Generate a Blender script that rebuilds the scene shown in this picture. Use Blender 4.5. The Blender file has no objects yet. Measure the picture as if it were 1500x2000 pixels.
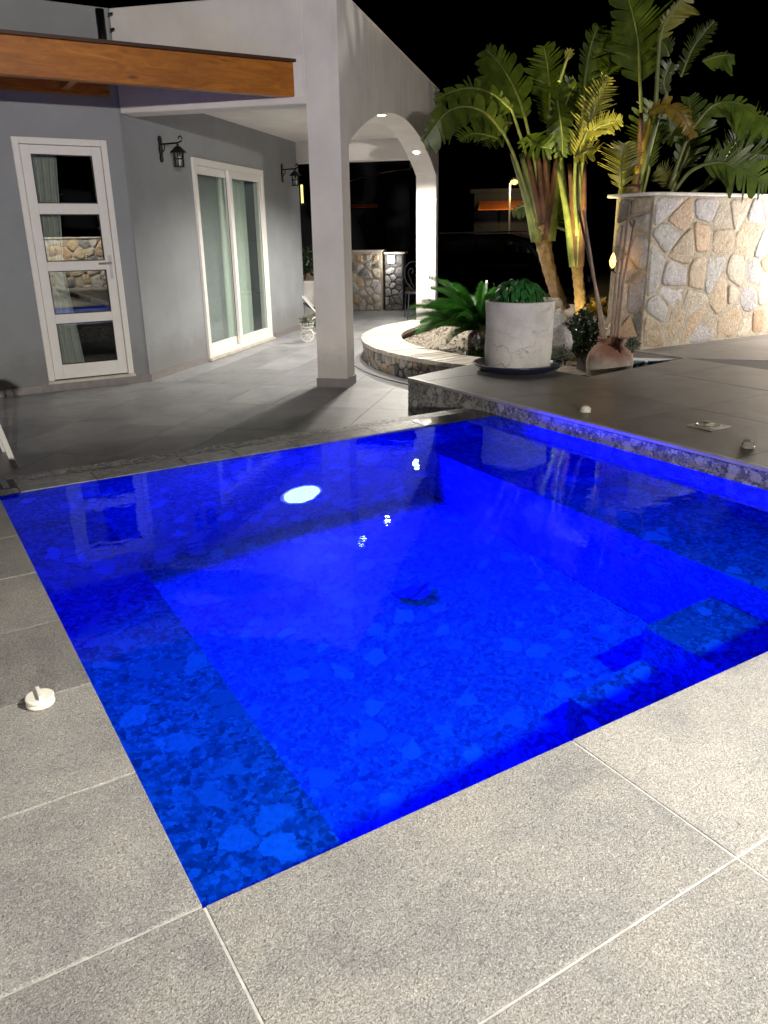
import bpy, math, random
from mathutils import Vector, Matrix, noise
random.seed(7)
S = bpy.context.scene
COL = S.collection

# ------------------------------------------------------------------ camera
RW = ((0.84997973, 0.18755724, -0.49229741), (-0.5266363, 0.27814317, -0.80329981), (-0.01373553, 0.94205024, 0.33519051))
CAM = Vector((-0.2888, -1.1240, 1.155))
FPX = 1525.0
cd = bpy.data.cameras.new('camera')
cam = bpy.data.objects.new('camera', cd)
COL.objects.link(cam)
m = Matrix(RW).to_4x4()
m.translation = CAM
cam.matrix_world = m
cd.sensor_fit = 'VERTICAL'
cd.sensor_height = 36.0
cd.lens = 36.0 * FPX / 2000.0
cd.clip_start = 0.05
cd.clip_end = 600
S.camera = cam

# ------------------------------------------------------------------ night sky
wd = bpy.data.worlds.new('World')
S.world = wd
wd.use_nodes = True
wn = wd.node_tree.nodes
wl = wd.node_tree.links
bg = wn['Background']
sky = wn.new('ShaderNodeTexSky')
sky.sky_type = 'NISHITA'
sky.sun_disc = False
sky.sun_elevation = math.radians(-6)
sky.sun_rotation = math.radians(200)
wl.new(sky.outputs[0], bg.inputs[0])
bg.inputs[1].default_value = 0.004

S.view_settings.view_transform = 'Standard'
S.view_settings.look = 'None'
S.view_settings.exposure = 0.0
S.view_settings.gamma = 1.0
S.cycles.max_bounces = 10
S.cycles.diffuse_bounces = 4
S.cycles.glossy_bounces = 5
S.cycles.transmission_bounces = 8
S.cycles.transparent_max_bounces = 12
S.cycles.sample_clamp_indirect = 4.0
S.cycles.caustics_reflective = True
S.cycles.caustics_refractive = True
S.cycles.use_denoising = True


def lamp(name, kind, loc, power, color, radius=0.05, aim=None, cone=None, blend=0.5, parent=None, caustic=False):
    d = bpy.data.lights.new(name, kind)
    d.energy = power
    d.color = color
    d.shadow_soft_size = radius
    if kind == 'SPOT':
        d.spot_size = math.radians(cone)
        d.spot_blend = blend
    ob = bpy.data.objects.new(name, d)
    COL.objects.link(ob)
    loc = Vector(loc)
    if aim is not None:
        ob.rotation_euler = (Vector(aim) - loc).to_track_quat('-Z', 'Y').to_euler()
    if parent is not None:
        ob.parent = parent
        loc = loc - parent.location
    ob.location = loc
    if caustic:
        d.cycles.is_caustics_light = True
    return ob


FLOOD, POST, POOLW = 1750, 10300, 1900

# ------------------------------------------------------------------ frames of reference
E2 = Vector((0.70711, 0.70711, 0))
N2 = Vector((-0.70711, 0.70711, 0))
C0 = Vector((3.39, 5.52, 0))
ZP = -0.25      # patio level
ZD = 0.08       # raised deck level
ZW = -0.022     # water level
PX, PY = 3.12, 2.94


def PO(u, v, z):
    return C0 + E2 * u + N2 * v + Vector((0, 0, z))


def at(px, py, D):
    c = Vector((px - 750, -(py - 1000), -FPX))
    w = Matrix(RW) @ c
    return CAM + w * (D / math.hypot(w.x, w.y))


# ------------------------------------------------------------------ materials
class NT:
    def __init__(s, name):
        s.m = bpy.data.materials.new(name)
        s.m.use_nodes = True
        s.t = s.m.node_tree
        s.n = s.t.nodes
        s.b = s.n['Principled BSDF']
        s.out = s.n['Material Output']

    def N(s, typ, **kw):
        nd = s.n.new('ShaderNode' + typ)
        for k, v in kw.items():
            if k.startswith('_'):
                setattr(nd, k[1:], v)
            else:
                key = int(k[1:]) if k[0] == 'i' and k[1:].isdigit() else k.replace('0', ' ')
                nd.inputs[key].default_value = v
        return nd

    def L(s, a, b):
        s.t.links.new(a, b)

    def coord(s, kind='Object', scale=None):
        if kind == 'World':
            o = s.N('NewGeometry').outputs['Position']
        else:
            o = s.N('TexCoord').outputs[kind]
        if scale is not None:
            mp = s.N('Mapping')
            mp.inputs['Scale'].default_value = scale
            s.L(o, mp.inputs[0])
            o = mp.outputs[0]
        return o

    def noise(s, co, scale, detail=4, rough=0.6, dist=0.0):
        nd = s.N('TexNoise', Scale=scale, Detail=detail, Roughness=rough, Distortion=dist)
        s.L(co, nd.inputs['Vector'])
        return nd.outputs['Fac']

    def vor(s, co, scale, feature='F1', rnd=1.0):
        nd = s.N('TexVoronoi', _feature=feature, Scale=scale, Randomness=rnd)
        s.L(co, nd.inputs['Vector'])
        return nd

    def ramp(s, f, stops, interp='LINEAR'):
        nd = s.N('ValToRGB')
        cr = nd.color_ramp
        cr.interpolation = interp
        while len(cr.elements) < len(stops):
            cr.elements.new(0.5)
        for el, (p, c) in zip(cr.elements, stops):
            el.position = p
            el.color = (c[0], c[1], c[2], 1) if not isinstance(c, (int, float)) else (c, c, c, 1)
        s.L(f, nd.inputs[0])
        return nd.outputs[0]

    def mix(s, fac, a, b, mode='MIX'):
        nd = s.N('Mix', _data_type='RGBA', _blend_type=mode)
        for sock, v in ((nd.inputs[0], fac), (nd.inputs[6], a), (nd.inputs[7], b)):
            if isinstance(v, (int, float)):
                sock.default_value = v
            elif isinstance(v, tuple):
                sock.default_value = (v[0], v[1], v[2], 1)
            else:
                s.L(v, sock)
        return nd.outputs[2]

    def math(s, op, a, b=0.0):
        nd = s.N('Math', _operation=op)
        for i, v in enumerate((a, b)):
            if isinstance(v, (int, float)):
                nd.inputs[i].default_value = v
            else:
                s.L(v, nd.inputs[i])
        return nd.outputs[0]

    def bump(s, h, strength, dist=0.01, prev=None):
        nd = s.N('Bump', Strength=strength, Distance=dist)
        s.L(h, nd.inputs['Height'])
        if prev is not None:
            s.L(prev, nd.inputs['Normal'])
        return nd.outputs[0]

    def col(s, c):
        if isinstance(c, tuple):
            s.b.inputs['Base Color'].default_value = (c[0], c[1], c[2], 1)
        else:
            s.L(c, s.b.inputs['Base Color'])

    def rough(s, r):
        if isinstance(r, (int, float)):
            s.b.inputs['Roughness'].default_value = r
        else:
            s.L(r, s.b.inputs['Roughness'])

    def norm(s, n_):
        s.L(n_, s.b.inputs['Normal'])


def objrand(t):
    return t.N('ObjectInfo').outputs['Random']


def mat_simple(name, c, r=0.6, metal=0.0, var=0.12, scale=14, bump=0.0):
    t = NT(name)
    co = t.coord('World')
    f = t.noise(co, scale, 5)
    d = tuple(x * (1 - var) for x in c)
    l = tuple(min(1, x * (1 + var)) for x in c)
    t.col(t.ramp(f, [(0.3, d), (0.7, l)]))
    t.rough(r)
    t.b.inputs['Metallic'].default_value = metal
    if bump:
        t.norm(t.bump(t.noise(co, scale * 8, 4), bump, 0.004))
    return t.m


def mat_tile(name, dark, light, rough=0.55, grain=1.0, streak=0.0):
    t = NT(name)
    co = t.coord('World')
    r = objrand(t)
    sh = t.N('VectorMath', _operation='ADD')
    t.L(co, sh.inputs[0])
    cmb = t.N('CombineXYZ')
    t.L(t.math('MULTIPLY', r, 37.0), cmb.inputs[0])
    t.L(t.math('MULTIPLY', r, 91.0), cmb.inputs[1])
    t.L(cmb.outputs[0], sh.inputs[1])
    v = sh.outputs[0]
    fine = t.noise(v, 260, 3, 0.65, 0.6)
    fine2 = t.noise(v, 120, 5, 0.72, 1.6)
    big = t.noise(v, 3.5, 6, 0.65, 0.6)
    mixf = t.math('ADD', t.math('MULTIPLY', fine, 0.5), t.math('MULTIPLY', fine2, 0.5))
    c1 = t.ramp(mixf, [(0.36, dark), (0.52, tuple((a + b) / 2 for a, b in zip(dark, light))), (0.66, light)])
    c2 = t.ramp(big, [(0.27, (0.60, 0.62, 0.65)), (0.5, (0.90, 0.895, 0.885)), (0.76, (1.12, 1.09, 1.02))])
    c3 = t.mix(1.0, c1, c2, 'MULTIPLY')
    tone = t.ramp(r, [(0.0, 0.82), (1.0, 1.08)])
    c4 = t.mix(1.0, c3, tone, 'MULTIPLY')
    spots = t.vor(v, 9)
    stain = t.ramp(spots.outputs['Distance'], [(0.0, (0.25, 0.22, 0.2)), (0.035, (0.35, 0.32, 0.3)), (0.05, 1.0)])
    sel = t.ramp(t.noise(v, 2.2, 2), [(0.6, 0.0), (0.66, 0.6)])
    t.col(t.mix(sel, c4, t.mix(1.0, c4, stain, 'MULTIPLY')))
    t.rough(rough)
    b1 = t.bump(mixf, 0.55 * grain, 0.006)
    b2 = t.bump(big, 0.25 * grain, 0.01, b1)
    t.norm(b2)
    return t.m


def mat_breccia(name, wet=0.35, s=1.0, soft=False):
    """terrazzo of pale and dark stone chips: pool lining and risers"""
    t = NT(name)
    co = t.coord('World')
    wrp = t.N('TexNoise', Scale=14 * s, Detail=5, Roughness=0.7)
    t.L(co, wrp.inputs['Vector'])
    wrp = wrp.outputs['Color']
    va = t.N('VectorMath', _operation='MULTIPLY_ADD')
    t.L(wrp, va.inputs[0])
    va.inputs[1].default_value = (0.05, 0.05, 0.05)
    t.L(co, va.inputs[2])
    p = va.outputs[0]
    bs = 11.0 if soft else 9 * s
    big = t.vor(p, bs)
    sm = t.vor(p, 30 * s)
    be = t.vor(p, bs, 'DISTANCE_TO_EDGE')
    se = t.vor(p, 30 * s, 'DISTANCE_TO_EDGE')
    sepb = t.N('SeparateColor')
    t.L(big.outputs['Color'], sepb.inputs[0])
    seps = t.N('SeparateColor')
    t.L(sm.outputs['Color'], seps.inputs[0])
    csm = t.ramp(seps.outputs[0], [(0.0, (0.10, 0.10, 0.11)), (0.45, (0.26, 0.255, 0.25)), (0.75, (0.44, 0.43, 0.42)), (1.0, (0.64, 0.62, 0.6))])
    if soft:
        csm = t.ramp(seps.outputs[0], [(0.0, (0.10, 0.10, 0.11)), (0.5, (0.27, 0.27, 0.27)), (1.0, (0.5, 0.49, 0.48))])
    csm = t.mix(t.ramp(se.outputs['Distance'], [(0.02, 0.45 if soft else 1.0), (0.09, 0.0)]), csm, (0.12, 0.12, 0.125) if soft else (0.07, 0.07, 0.075))
    cbg = t.ramp(sepb.outputs[1], [(0.0, (0.3, 0.29, 0.27)), (1.0, (0.75, 0.73, 0.69) if soft else (0.62, 0.6, 0.56))])
    cbg = t.mix(t.ramp(t.noise(p, 60, 3), [(0.35, 0.0), (0.7, 0.5)]), cbg, (0.2, 0.19, 0.18))
    sel = t.math('MULTIPLY', t.ramp(sepb.outputs[0], [(0.78 if soft else 0.72, 0.0), (0.80 if soft else 0.74, 1.0)], 'LINEAR'), t.ramp(be.outputs['Distance'], [(0.05, 0.0), (0.09, 1.0)]))
    t.col(t.mix(sel, csm, cbg))
    t.rough(wet)
    t.norm(t.bump(t.noise(p, 50, 3), 0.25, 0.004))
    return t.m


def mat_stone(name, cols, r=0.5):
    t = NT(name)
    co = t.coord('World')
    f = t.noise(co, 11, 8, 0.72, 0.8)
    f2 = t.noise(co, 46, 5, 0.7, 0.4)
    c = t.ramp(f, [(0.28, cols[0]), (0.5, cols[1]), (0.72, cols[2])])
    c = t.mix(1.0, c, t.ramp(f2, [(0.3, 0.72), (0.7, 1.15)]), 'MULTIPLY')
    t.col(t.mix(1.0, c, t.ramp(objrand(t), [(0, 0.78), (1, 1.12)]), 'MULTIPLY'))
    t.rough(r)
    rid = t.N('TexNoise', Scale=17, Detail=6, Roughness=0.7, Distortion=1.5)
    t.L(co, rid.inputs['Vector'])
    b1 = t.bump(rid.outputs['Fac'], 0.9, 0.03)
    t.norm(t.bump(f2, 0.5, 0.008, b1))
    return t.m


def mat_leaf(name, a, b, trans=0.35, rough=0.45):
    t = NT(name)
    co = t.coord('World')
    f = t.noise(co, 9, 4)
    c = t.ramp(f, [(0.3, a), (0.7, b)])
    c = t.mix(1.0, c, t.ramp(objrand(t), [(0, 0.75), (1, 1.2)]), 'MULTIPLY')
    t.col(c)
    t.rough(rough)
    tr = t.N('BsdfTranslucent')
    t.L(c, tr.inputs[0])
    mx = t.N('MixShader')
    mx.inputs[0].default_value = trans
    t.L(t.b.outputs[0], mx.inputs[1])
    t.L(tr.outputs[0], mx.inputs[2])
    t.L(mx.outputs[0], t.out.inputs[0])
    return t.m


def mat_emit(name, c, s):
    t = NT(name)
    t.col((0, 0, 0))
    t.b.inputs['Emission Color'].default_value = (c[0], c[1], c[2], 1)
    t.b.inputs['Emission Strength'].default_value = s
    return t.m


def mat_glass(name, tint=(1, 1, 1), ior=1.5, rough=0.0, gain=1.0):
    t = NT(name)
    ge = t.N('NewGeometry')
    dt = t.N('VectorMath', _operation='DOT_PRODUCT')
    t.L(ge.outputs['Incoming'], dt.inputs[0])
    t.L(ge.outputs['Normal'], dt.inputs[1])
    f0 = ((ior - 1) / (ior + 1)) ** 2
    sch = t.math('ADD', t.math('MULTIPLY', t.math('POWER', t.math('SUBTRACT', 1.0, t.math('ABSOLUTE', dt.outputs['Value'])), 5.0), 1 - f0), f0)
    tr = t.N('BsdfTransparent')
    tr.inputs[0].default_value = (*tint, 1)
    gl = t.N('BsdfGlossy')
    gl.inputs['Roughness'].default_value = rough
    mx = t.N('MixShader')
    t.L(t.math('MINIMUM', t.math('MULTIPLY', sch, gain), 1.0), mx.inputs[0])
    t.L(tr.outputs[0], mx.inputs[1])
    t.L(gl.outputs[0], mx.inputs[2])
    t.L(mx.outputs[0], t.out.inputs[0])
    return t.m


def mat_plaster(name, c, streak=0.0, var=0.09):
    t = NT(name)
    co = t.coord('World')
    f = t.noise(co, 2.2, 6, 0.6)
    col = t.ramp(f, [(0.3, tuple(x * (1 - var) for x in c)), (0.7, tuple(x * (1 + var) for x in c))])
    if streak:
        st = t.noise(t.coord('World', (5, 5, 0.35)), 2.0, 3, 0.5)
        sz = t.N('SeparateXYZ')
        t.L(co, sz.inputs[0])
        hi = t.ramp(t.math('SUBTRACT', sz.outputs[2], 2.0), [(0.2, 0.0), (0.7, 1.0)])
        col = t.mix(t.math('MULTIPLY', t.ramp(st, [(0.56, 0.0), (0.68, streak)]), hi), col, (0.3, 0.24, 0.2))
    gz = t.N('SeparateXYZ')
    t.L(co, gz.inputs[0])
    gr_ = t.math('ADD', t.math('ADD', gz.outputs[2], .25), t.math('MULTIPLY', t.noise(co, 5, 5, .7), -.45))
    col = t.mix(t.ramp(gr_, [(0.0, .38), (.22, 0.0)]), col, (0.13, 0.115, 0.1))
    t.col(col)
    t.rough(0.85)
    t.norm(t.bump(t.noise(co, 90, 4, 0.7), 0.22, 0.004))
    return t.m


def mat_wood(name, dark, light, axis=(2.0, 30, 30), rough=0.45):
    t = NT(name)
    co = t.coord('World', axis)
    f = t.noise(co, 1.0, 8, 0.65, 1.6)
    k = t.vor(t.coord('World', (2.2, 7, 7)), 1.0)
    c = t.ramp(f, [(0.3, dark), (0.55, tuple((a + b) * .5 for a, b in zip(dark, light))), (0.75, light)])
    c = t.mix(t.ramp(k.outputs['Distance'], [(0.04, 0.75), (0.13, 0.0)]), c, tuple(x * .35 for x in dark))
    c = t.mix(1.0, c, t.ramp(t.noise(t.coord('World'), 1.3, 3), [(0.3, 0.8), (0.7, 1.1)]), 'MULTIPLY')
    t.col(c)
    t.rough(rough)
    t.norm(t.bump(f, 0.15, 0.004))
    return t.m


M = {}
M['tile_near'] = mat_tile('porcelain_tile', (0.10, 0.096, 0.09), (0.62, 0.59, 0.545), 0.42, 2.0)
M['tile_patio'] = mat_tile('patio_tile', (0.22, 0.225, 0.245), (0.41, 0.415, 0.45), 0.42, 0.35)
M['tile_deck'] = mat_tile('deck_tile', (0.17, 0.166, 0.165), (0.31, 0.303, 0.30), 0.4, 0.35)
M['grout'] = mat_simple('light_grout', (0.40, 0.385, 0.355), 0.8, var=0.35, scale=18)
M['grout_dark'] = mat_simple('dark_grout', (0.12, 0.11, 0.10), 0.8)
M['breccia'] = mat_breccia('stone_chip_lining')
M['lining'] = mat_breccia('pool_chip_lining', 0.35, 2.1, True)
M['riser'] = mat_breccia('stone_chip_riser', 0.4, 1.7)
M['coping'] = mat_simple('pale_wet_coping', (0.2, 0.195, 0.195), 0.22, var=0.4, scale=22, bump=0.4)
M['coping_wet'] = mat_simple('dark_wet_coping', (0.05, 0.05, 0.06), 0.08, var=0.5, scale=22, bump=0.12)
M['white'] = mat_plaster('white_render', (0.74, 0.70, 0.68))
M['white_stain'] = mat_plaster('stained_white_render', (0.74, 0.70, 0.68), 0.16)
M['grey'] = mat_plaster('grey_blue_render', (0.27, 0.285, 0.305))
M['plinth'] = mat_simple('plinth_tile', (0.22, 0.2, 0.2), 0.5)
M['upvc'] = mat_simple('white_frame', (0.78, 0.76, 0.74), 0.3, var=0.03)
M['gasket'] = mat_simple('black_gasket', (0.02, 0.02, 0.02), 0.5)
M['glass'] = mat_glass('window_glass', (0.9, 0.93, 0.92), 1.5, 0.0, 3.2)
M['glass_pale'] = mat_glass('thin_glass', (0.92, 0.95, 0.94), 1.45, 0.0, 1.0)
M['curtain'] = mat_simple('curtain_cloth', (0.55, 0.56, 0.52), 0.9, var=0.1)
M['blind'] = mat_simple('pale_green_blind', (0.52, 0.58, 0.53), 0.8, var=0.05)
M['screen'] = mat_simple('grey_screen', (0.30, 0.32, 0.33), 0.8, var=0.08)
M['dark_room'] = mat_simple('dark_room', (0.03, 0.03, 0.035), 0.9)
M['iron'] = mat_simple('black_iron', (0.012, 0.012, 0.014), 0.4, 0.6)
M['wood'] = mat_wood('varnished_pine', (0.26, 0.075, 0.006), (0.60, 0.22, 0.02), (3.0, 16, 16))
M['wood_dark'] = mat_wood('dark_trim_wood', (0.03, 0.012, 0.008), (0.08, 0.03, 0.02))
M['steel'] = mat_simple('brushed_steel', (0.6, 0.6, 0.58), 0.3, 0.9, 0.05)
M['plastic'] = mat_simple('cream_plastic', (0.80, 0.77, 0.66), 0.35, var=0.04)
M['white_metal'] = mat_simple('white_metal', (0.75, 0.73, 0.7), 0.4, var=0.04)
M['mortar'] = mat_stone('beige_mortar', [(0.42, 0.35, 0.26), (0.55, 0.47, 0.36), (0.64, 0.56, 0.45)], 0.75)
M['cap'] = mat_simple('stone_cap', (0.52, 0.48, 0.42), 0.5, var=0.2, scale=9, bump=0.5)
ST = [
    mat_stone('stone_cream', [(0.42, 0.35, 0.26), (0.58, 0.5, 0.4), (0.7, 0.64, 0.54)]),
    mat_stone('stone_grey', [(0.32, 0.31, 0.3), (0.5, 0.48, 0.46), (0.64, 0.62, 0.6)]),
    mat_stone('stone_rust', [(0.44, 0.27, 0.16), (0.6, 0.4, 0.25), (0.66, 0.55, 0.44)]),
    mat_stone('stone_tan', [(0.4, 0.27, 0.16), (0.55, 0.42, 0.28), (0.66, 0.57, 0.44)]),
    mat_stone('stone_lilac', [(0.36, 0.33, 0.34), (0.54, 0.5, 0.51), (0.68, 0.64, 0.65)]),
    mat_stone('stone_dark', [(0.1, 0.1, 0.11), (0.2, 0.19, 0.19), (0.34, 0.32, 0.3)]),
]
M['gravel'] = mat_stone('bed_gravel', [(0.12, 0.1, 0.08), (0.3, 0.26, 0.21), (0.46, 0.4, 0.34)], 0.9)
M['asphalt'] = mat_simple('asphalt', (0.03, 0.03, 0.032), 0.85)
M['leaf'] = mat_leaf('palm_leaf', (0.024, 0.048, 0.006), (0.085, 0.12, 0.016), 0.42, 0.38)
M['leaf_yellow'] = mat_leaf('yellow_leaf', (0.13, 0.14, 0.025), (0.26, 0.24, 0.05), 0.4)  # paler and yellower than the other palm leaves
M['leaf_brown'] = mat_leaf('dry_leaf', (0.22, 0.14, 0.015), (0.36, 0.25, 0.03), 0.3)
M['cycad'] = mat_leaf('cycad_leaf', (0.008, 0.06, 0.008), (0.045, 0.17, 0.02), 0.2, 0.3)
M['succulent'] = mat_leaf('succulent_leaf', (0.012, 0.10, 0.02), (0.06, 0.24, 0.06), 0.2, 0.35)
M['hedge'] = mat_leaf('hedge_leaf', (0.012, 0.03, 0.014), (0.04, 0.075, 0.03), 0.2, 0.3)
M['grey_leaf'] = mat_leaf('pale_leaf', (0.1, 0.12, 0.09), (0.25, 0.27, 0.2), 0.2, 0.4)
M['petiole'] = mat_simple('petiole_green', (0.13, 0.15, 0.045), 0.45, var=0.3)
M['sheath'] = mat_simple('dry_sheath', (0.085, 0.035, 0.024), 0.7, var=0.5, scale=8, bump=0.5)
M['bark'] = mat_stone('ringed_bark', [(0.16, 0.09, 0.04), (0.32, 0.2, 0.1), (0.42, 0.3, 0.16)], 0.85)
M['twig'] = mat_simple('dry_cane', (0.27, 0.19, 0.145), 0.6, var=0.35, scale=12, bump=0.4)


# ------------------------------------------------------------------ mesh helpers
class MB:
    def __init__(s):
        s.v = []
        s.f = []

    def add(s, vs, fs):
        o = len(s.v)
        s.v += [Vector(p) for p in vs]
        s.f += [tuple(i + o for i in f) for f in fs]
        return s

    def prism(s, base, top):
        n = len(base)
        fs = [tuple(reversed(range(n))), tuple(range(n, 2 * n))]
        fs += [(i, (i + 1) % n, n + (i + 1) % n, n + i) for i in range(n)]
        return s.add(list(base) + list(top), fs)

    def box(s, a, b):
        (x0, y0, z0), (x1, y1, z1) = a, b
        return s.prism([(x0, y0, z0), (x1, y0, z0), (x1, y1, z0), (x0, y1, z0)], [(x0, y0, z1), (x1, y0, z1), (x1, y1, z1), (x0, y1, z1)])

    def obox(s, f, a, b):
        """box in a local frame f(u, v, z)"""
        (x0, y0, z0), (x1, y1, z1) = a, b
        return s.prism([f(x0, y0, z0), f(x1, y0, z0), f(x1, y1, z0), f(x0, y1, z0)], [f(x0, y0, z1), f(x1, y0, z1), f(x1, y1, z1), f(x0, y1, z1)])

    def tube(s, pts, rad, seg=8, cap=True):
        pts = [Vector(p) for p in pts]
        n = len(pts)
        rs = rad if isinstance(rad, (list, tuple)) else [rad] * n
        ref = Vector((0, 0, 1))
        if abs((pts[-1] - pts[0]).normalized().z) > 0.9:
            ref = Vector((1, 0, 0))
        vs = []
        for i, p in enumerate(pts):
            t = (pts[min(i + 1, n - 1)] - pts[max(i - 1, 0)]).normalized()
            a = t.cross(ref)
            if a.length < 1e-5:
                a = t.cross(Vector((0, 1, 0)))
            a.normalize()
            b = t.cross(a)
            for k in range(seg):
                an = 2 * math.pi * k / seg
                vs.append(p + (a * math.cos(an) + b * math.sin(an)) * rs[i])
        fs = []
        for i in range(n - 1):
            for k in range(seg):
                k2 = (k + 1) % seg
                fs.append((i * seg + k, i * seg + k2, (i + 1) * seg + k2, (i + 1) * seg + k))
        if cap:
            fs.append(tuple(reversed(range(seg))))
            fs.append(tuple((n - 1) * seg + k for k in range(seg)))
        return s.add(vs, fs)

    def lathe(s, prof, c=(0, 0, 0), seg=32, wob=0.0, seed=0):
        c = Vector(c)
        vs, fs = [], []
        for j, (r, z) in enumerate(prof):
            for k in range(seg):
                an = 2 * math.pi * k / seg
                rr = r
                if wob:
                    rr = r + wob * (noise.noise(Vector((math.cos(an) * 1.5 + seed, math.sin(an) * 1.5, z * 4))))
                vs.append(c + Vector((rr * math.cos(an), rr * math.sin(an), z)))
        for j in range(len(prof) - 1):
            for k in range(seg):
                k2 = (k + 1) % seg
                fs.append((j * seg + k, j * seg + k2, (j + 1) * seg + k2, (j + 1) * seg + k))
        fs.append(tuple(reversed(range(seg))))
        fs.append(tuple((len(prof) - 1) * seg + k for k in range(seg)))
        return s.add(vs, fs)

    def build(s, name, mat, parent=None, smooth=False, bevel=0.0, kind=None):
        off = parent_loc(parent)
        me = bpy.data.meshes.new(name)
        me.from_pydata([tuple(p - off) for p in s.v], [], s.f)
        me.update()
        ob = bpy.data.objects.new(name, me)
        COL.objects.link(ob)
        me.materials.append(M[mat] if isinstance(mat, str) else mat)
        if smooth:
            for p in me.polygons:
                p.use_smooth = True
        if bevel:
            bv = ob.modifiers.new('bevel', 'BEVEL')
            bv.width = bevel
            bv.segments = 2
            bv.limit_method = 'ANGLE'
        if parent is not None:
            ob.parent = parent
        if kind:
            ob['kind'] = kind
        return ob


def parent_loc(p):
    v = Vector((0, 0, 0))
    while p is not None:
        v += p.location
        p = p.parent
    return v


def empty(name, loc, label=None, cat=None, group=None, kind=None):
    o = bpy.data.objects.new(name, None)
    COL.objects.link(o)
    o.location = loc
    o.empty_display_size = 0.1
    return tag(o, label, cat, group, kind)


def tag(o, label=None, cat=None, group=None, kind=None):
    for k, v in (('label', label), ('category', cat), ('group', group), ('kind', kind)):
        if v:
            o[k] = v
    return o


def receiver(o):
    o.cycles.is_caustics_receiver = True
    return o


def voronoi(w, h, cell, seed, jit=0.42, aspect=1.0):
    rnd = random.Random(seed)
    nx, ny = max(1, round(w / (cell * aspect))), max(1, round(h / cell))
    pts = []
    for j in range(ny):
        for i in range(nx):
            pts.append(((i + .5 + (0.5 if j % 2 else 0) * .5 + rnd.uniform(-jit, jit)) * w / nx, (j + .5 + rnd.uniform(-jit, jit)) * h / ny))
    pts = [(x, y) for x, y in pts if rnd.random() > 0.12]
    polys = []
    R = cell * 3.2 * max(aspect, 1)
    for i, (x, y) in enumerate(pts):
        poly = [(0, 0), (w, 0), (w, h), (0, h)]
        for j, (a, b) in enumerate(pts):
            if i == j or abs(a - x) > R or abs(b - y) > R:
                continue
            mx, my, dx, dy = (x + a) / 2, (y + b) / 2, a - x, b - y
            out = []
            for k in range(len(poly)):
                p, q = poly[k], poly[(k + 1) % len(poly)]
                sp = (p[0] - mx) * dx + (p[1] - my) * dy
                sq = (q[0] - mx) * dx + (q[1] - my) * dy
                if sp <= 0:
                    out.append(p)
                if sp * sq < 0:
                    tt = sp / (sp - sq)
                    out.append((p[0] + (q[0] - p[0]) * tt, p[1] + (q[1] - p[1]) * tt))
            poly = out
            if len(poly) < 3:
                break
        if len(poly) >= 3:
            polys.append(poly)
    return polys


def stones(parent, f, w, h, cell, seed, gap=0.018, proud=0.02, mats=None, weights=None, aspect=1.0):
    """rubble stones, each its own piece, on the face f(s, t, d): s along, t up, d outwards"""
    rnd = random.Random(seed)
    for poly in voronoi(w, h, cell, seed, aspect=aspect):
        cx = sum(p[0] for p in poly) / len(poly)
        cy = sum(p[1] for p in poly) / len(poly)
        size = max(max(abs(p[0] - cx), abs(p[1] - cy)) for p in poly)
        if size < cell * .22:
            continue
        k = max(0.55, 1 - gap * rnd.uniform(.6, 1.9) / size)
        q = [(cx + (p[0] - cx) * k, cy + (p[1] - cy) * k) for p in poly]
        for _ in range(2):
            q2 = []
            for i in range(len(q)):
                a, b = q[i], q[(i + 1) % len(q)]
                q2.append((a[0] * .86 + b[0] * .14, a[1] * .86 + b[1] * .14))
                q2.append((a[0] * .14 + b[0] * .86, a[1] * .14 + b[1] * .86))
            q = q2
        if len(q) > 26:
            q = q[::2]
        pr = proud * rnd.uniform(.5, 1.5)
        n = len(q)
        rings = [(1.0, -0.012), (0.97, pr * .55), (0.84, pr), (0.5, pr * 1.1)]
        tx, ty = rnd.uniform(-.5, .5), rnd.uniform(-.5, .5)
        vs = []
        for sc, d in rings:
            for (x, y) in q:
                a, b = cx + (x - cx) * sc, cy + (y - cy) * sc
                dd = d
                if d > 0:
                    dd += pr * (tx * (a - cx) + ty * (b - cy)) / size
                    dd += proud * .5 * noise.noise(Vector((a * 14 + seed, b * 14, sc)))
                    dd = max(dd, 0.002)
                vs.append(f(a, b, dd))
        vs.append(f(cx, cy, pr * 1.05))
        fs = []
        for r in range(3):
            for i in range(n):
                j = (i + 1) % n
                fs.append((r * n + i, r * n + j, (r + 1) * n + j, (r + 1) * n + i))
        fs += [(3 * n + i, 3 * n + (i + 1) % n, 4 * n) for i in range(n)]
        MB().add(vs, fs).build('stone', rnd.choices(mats or ST, weights)[0], parent, smooth=True)


def tile_grid(parent, xs, ys, z, mat, gap=0.004, th=0.02, skip=None, clip=None, bevel=0.0):
    """paving tiles, each its own slab, between the lines xs and ys"""
    for i in range(len(xs) - 1):
        for j in range(len(ys) - 1):
            x0, x1, y0, y1 = xs[i] + gap / 2, xs[i + 1] - gap / 2, ys[j] + gap / 2, ys[j + 1] - gap / 2
            if skip and skip((x0 + x1) / 2, (y0 + y1) / 2):
                continue
            dz = random.uniform(-.0007, .0007)
            MB().box((x0, y0, z - th), (x1, y1, z + dz)).build('tile', mat, parent, bevel=bevel)


# ================================================================== GROUND AND PAVING
g = MB()
g.box((-250, -250, -0.9), (-0.35, 250, -0.75)).box((PX + .4, -250, -0.9), (300, 250, -0.75))
g.box((-0.35, -250, -0.9), (PX + .4, -0.35, -0.75)).box((-0.35, PY + .35, -0.9), (PX + .4, 250, -0.75))
g.build('ground', 'asphalt', kind='structure')

# patio on the house side, a step below the pool rim
pat = empty('patio', (0, 0, ZP), kind='structure')
MB().box((-7, 3.30, -0.74), (13, 18, ZP - 0.006)).build('bedding', 'grout', pat)


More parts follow.
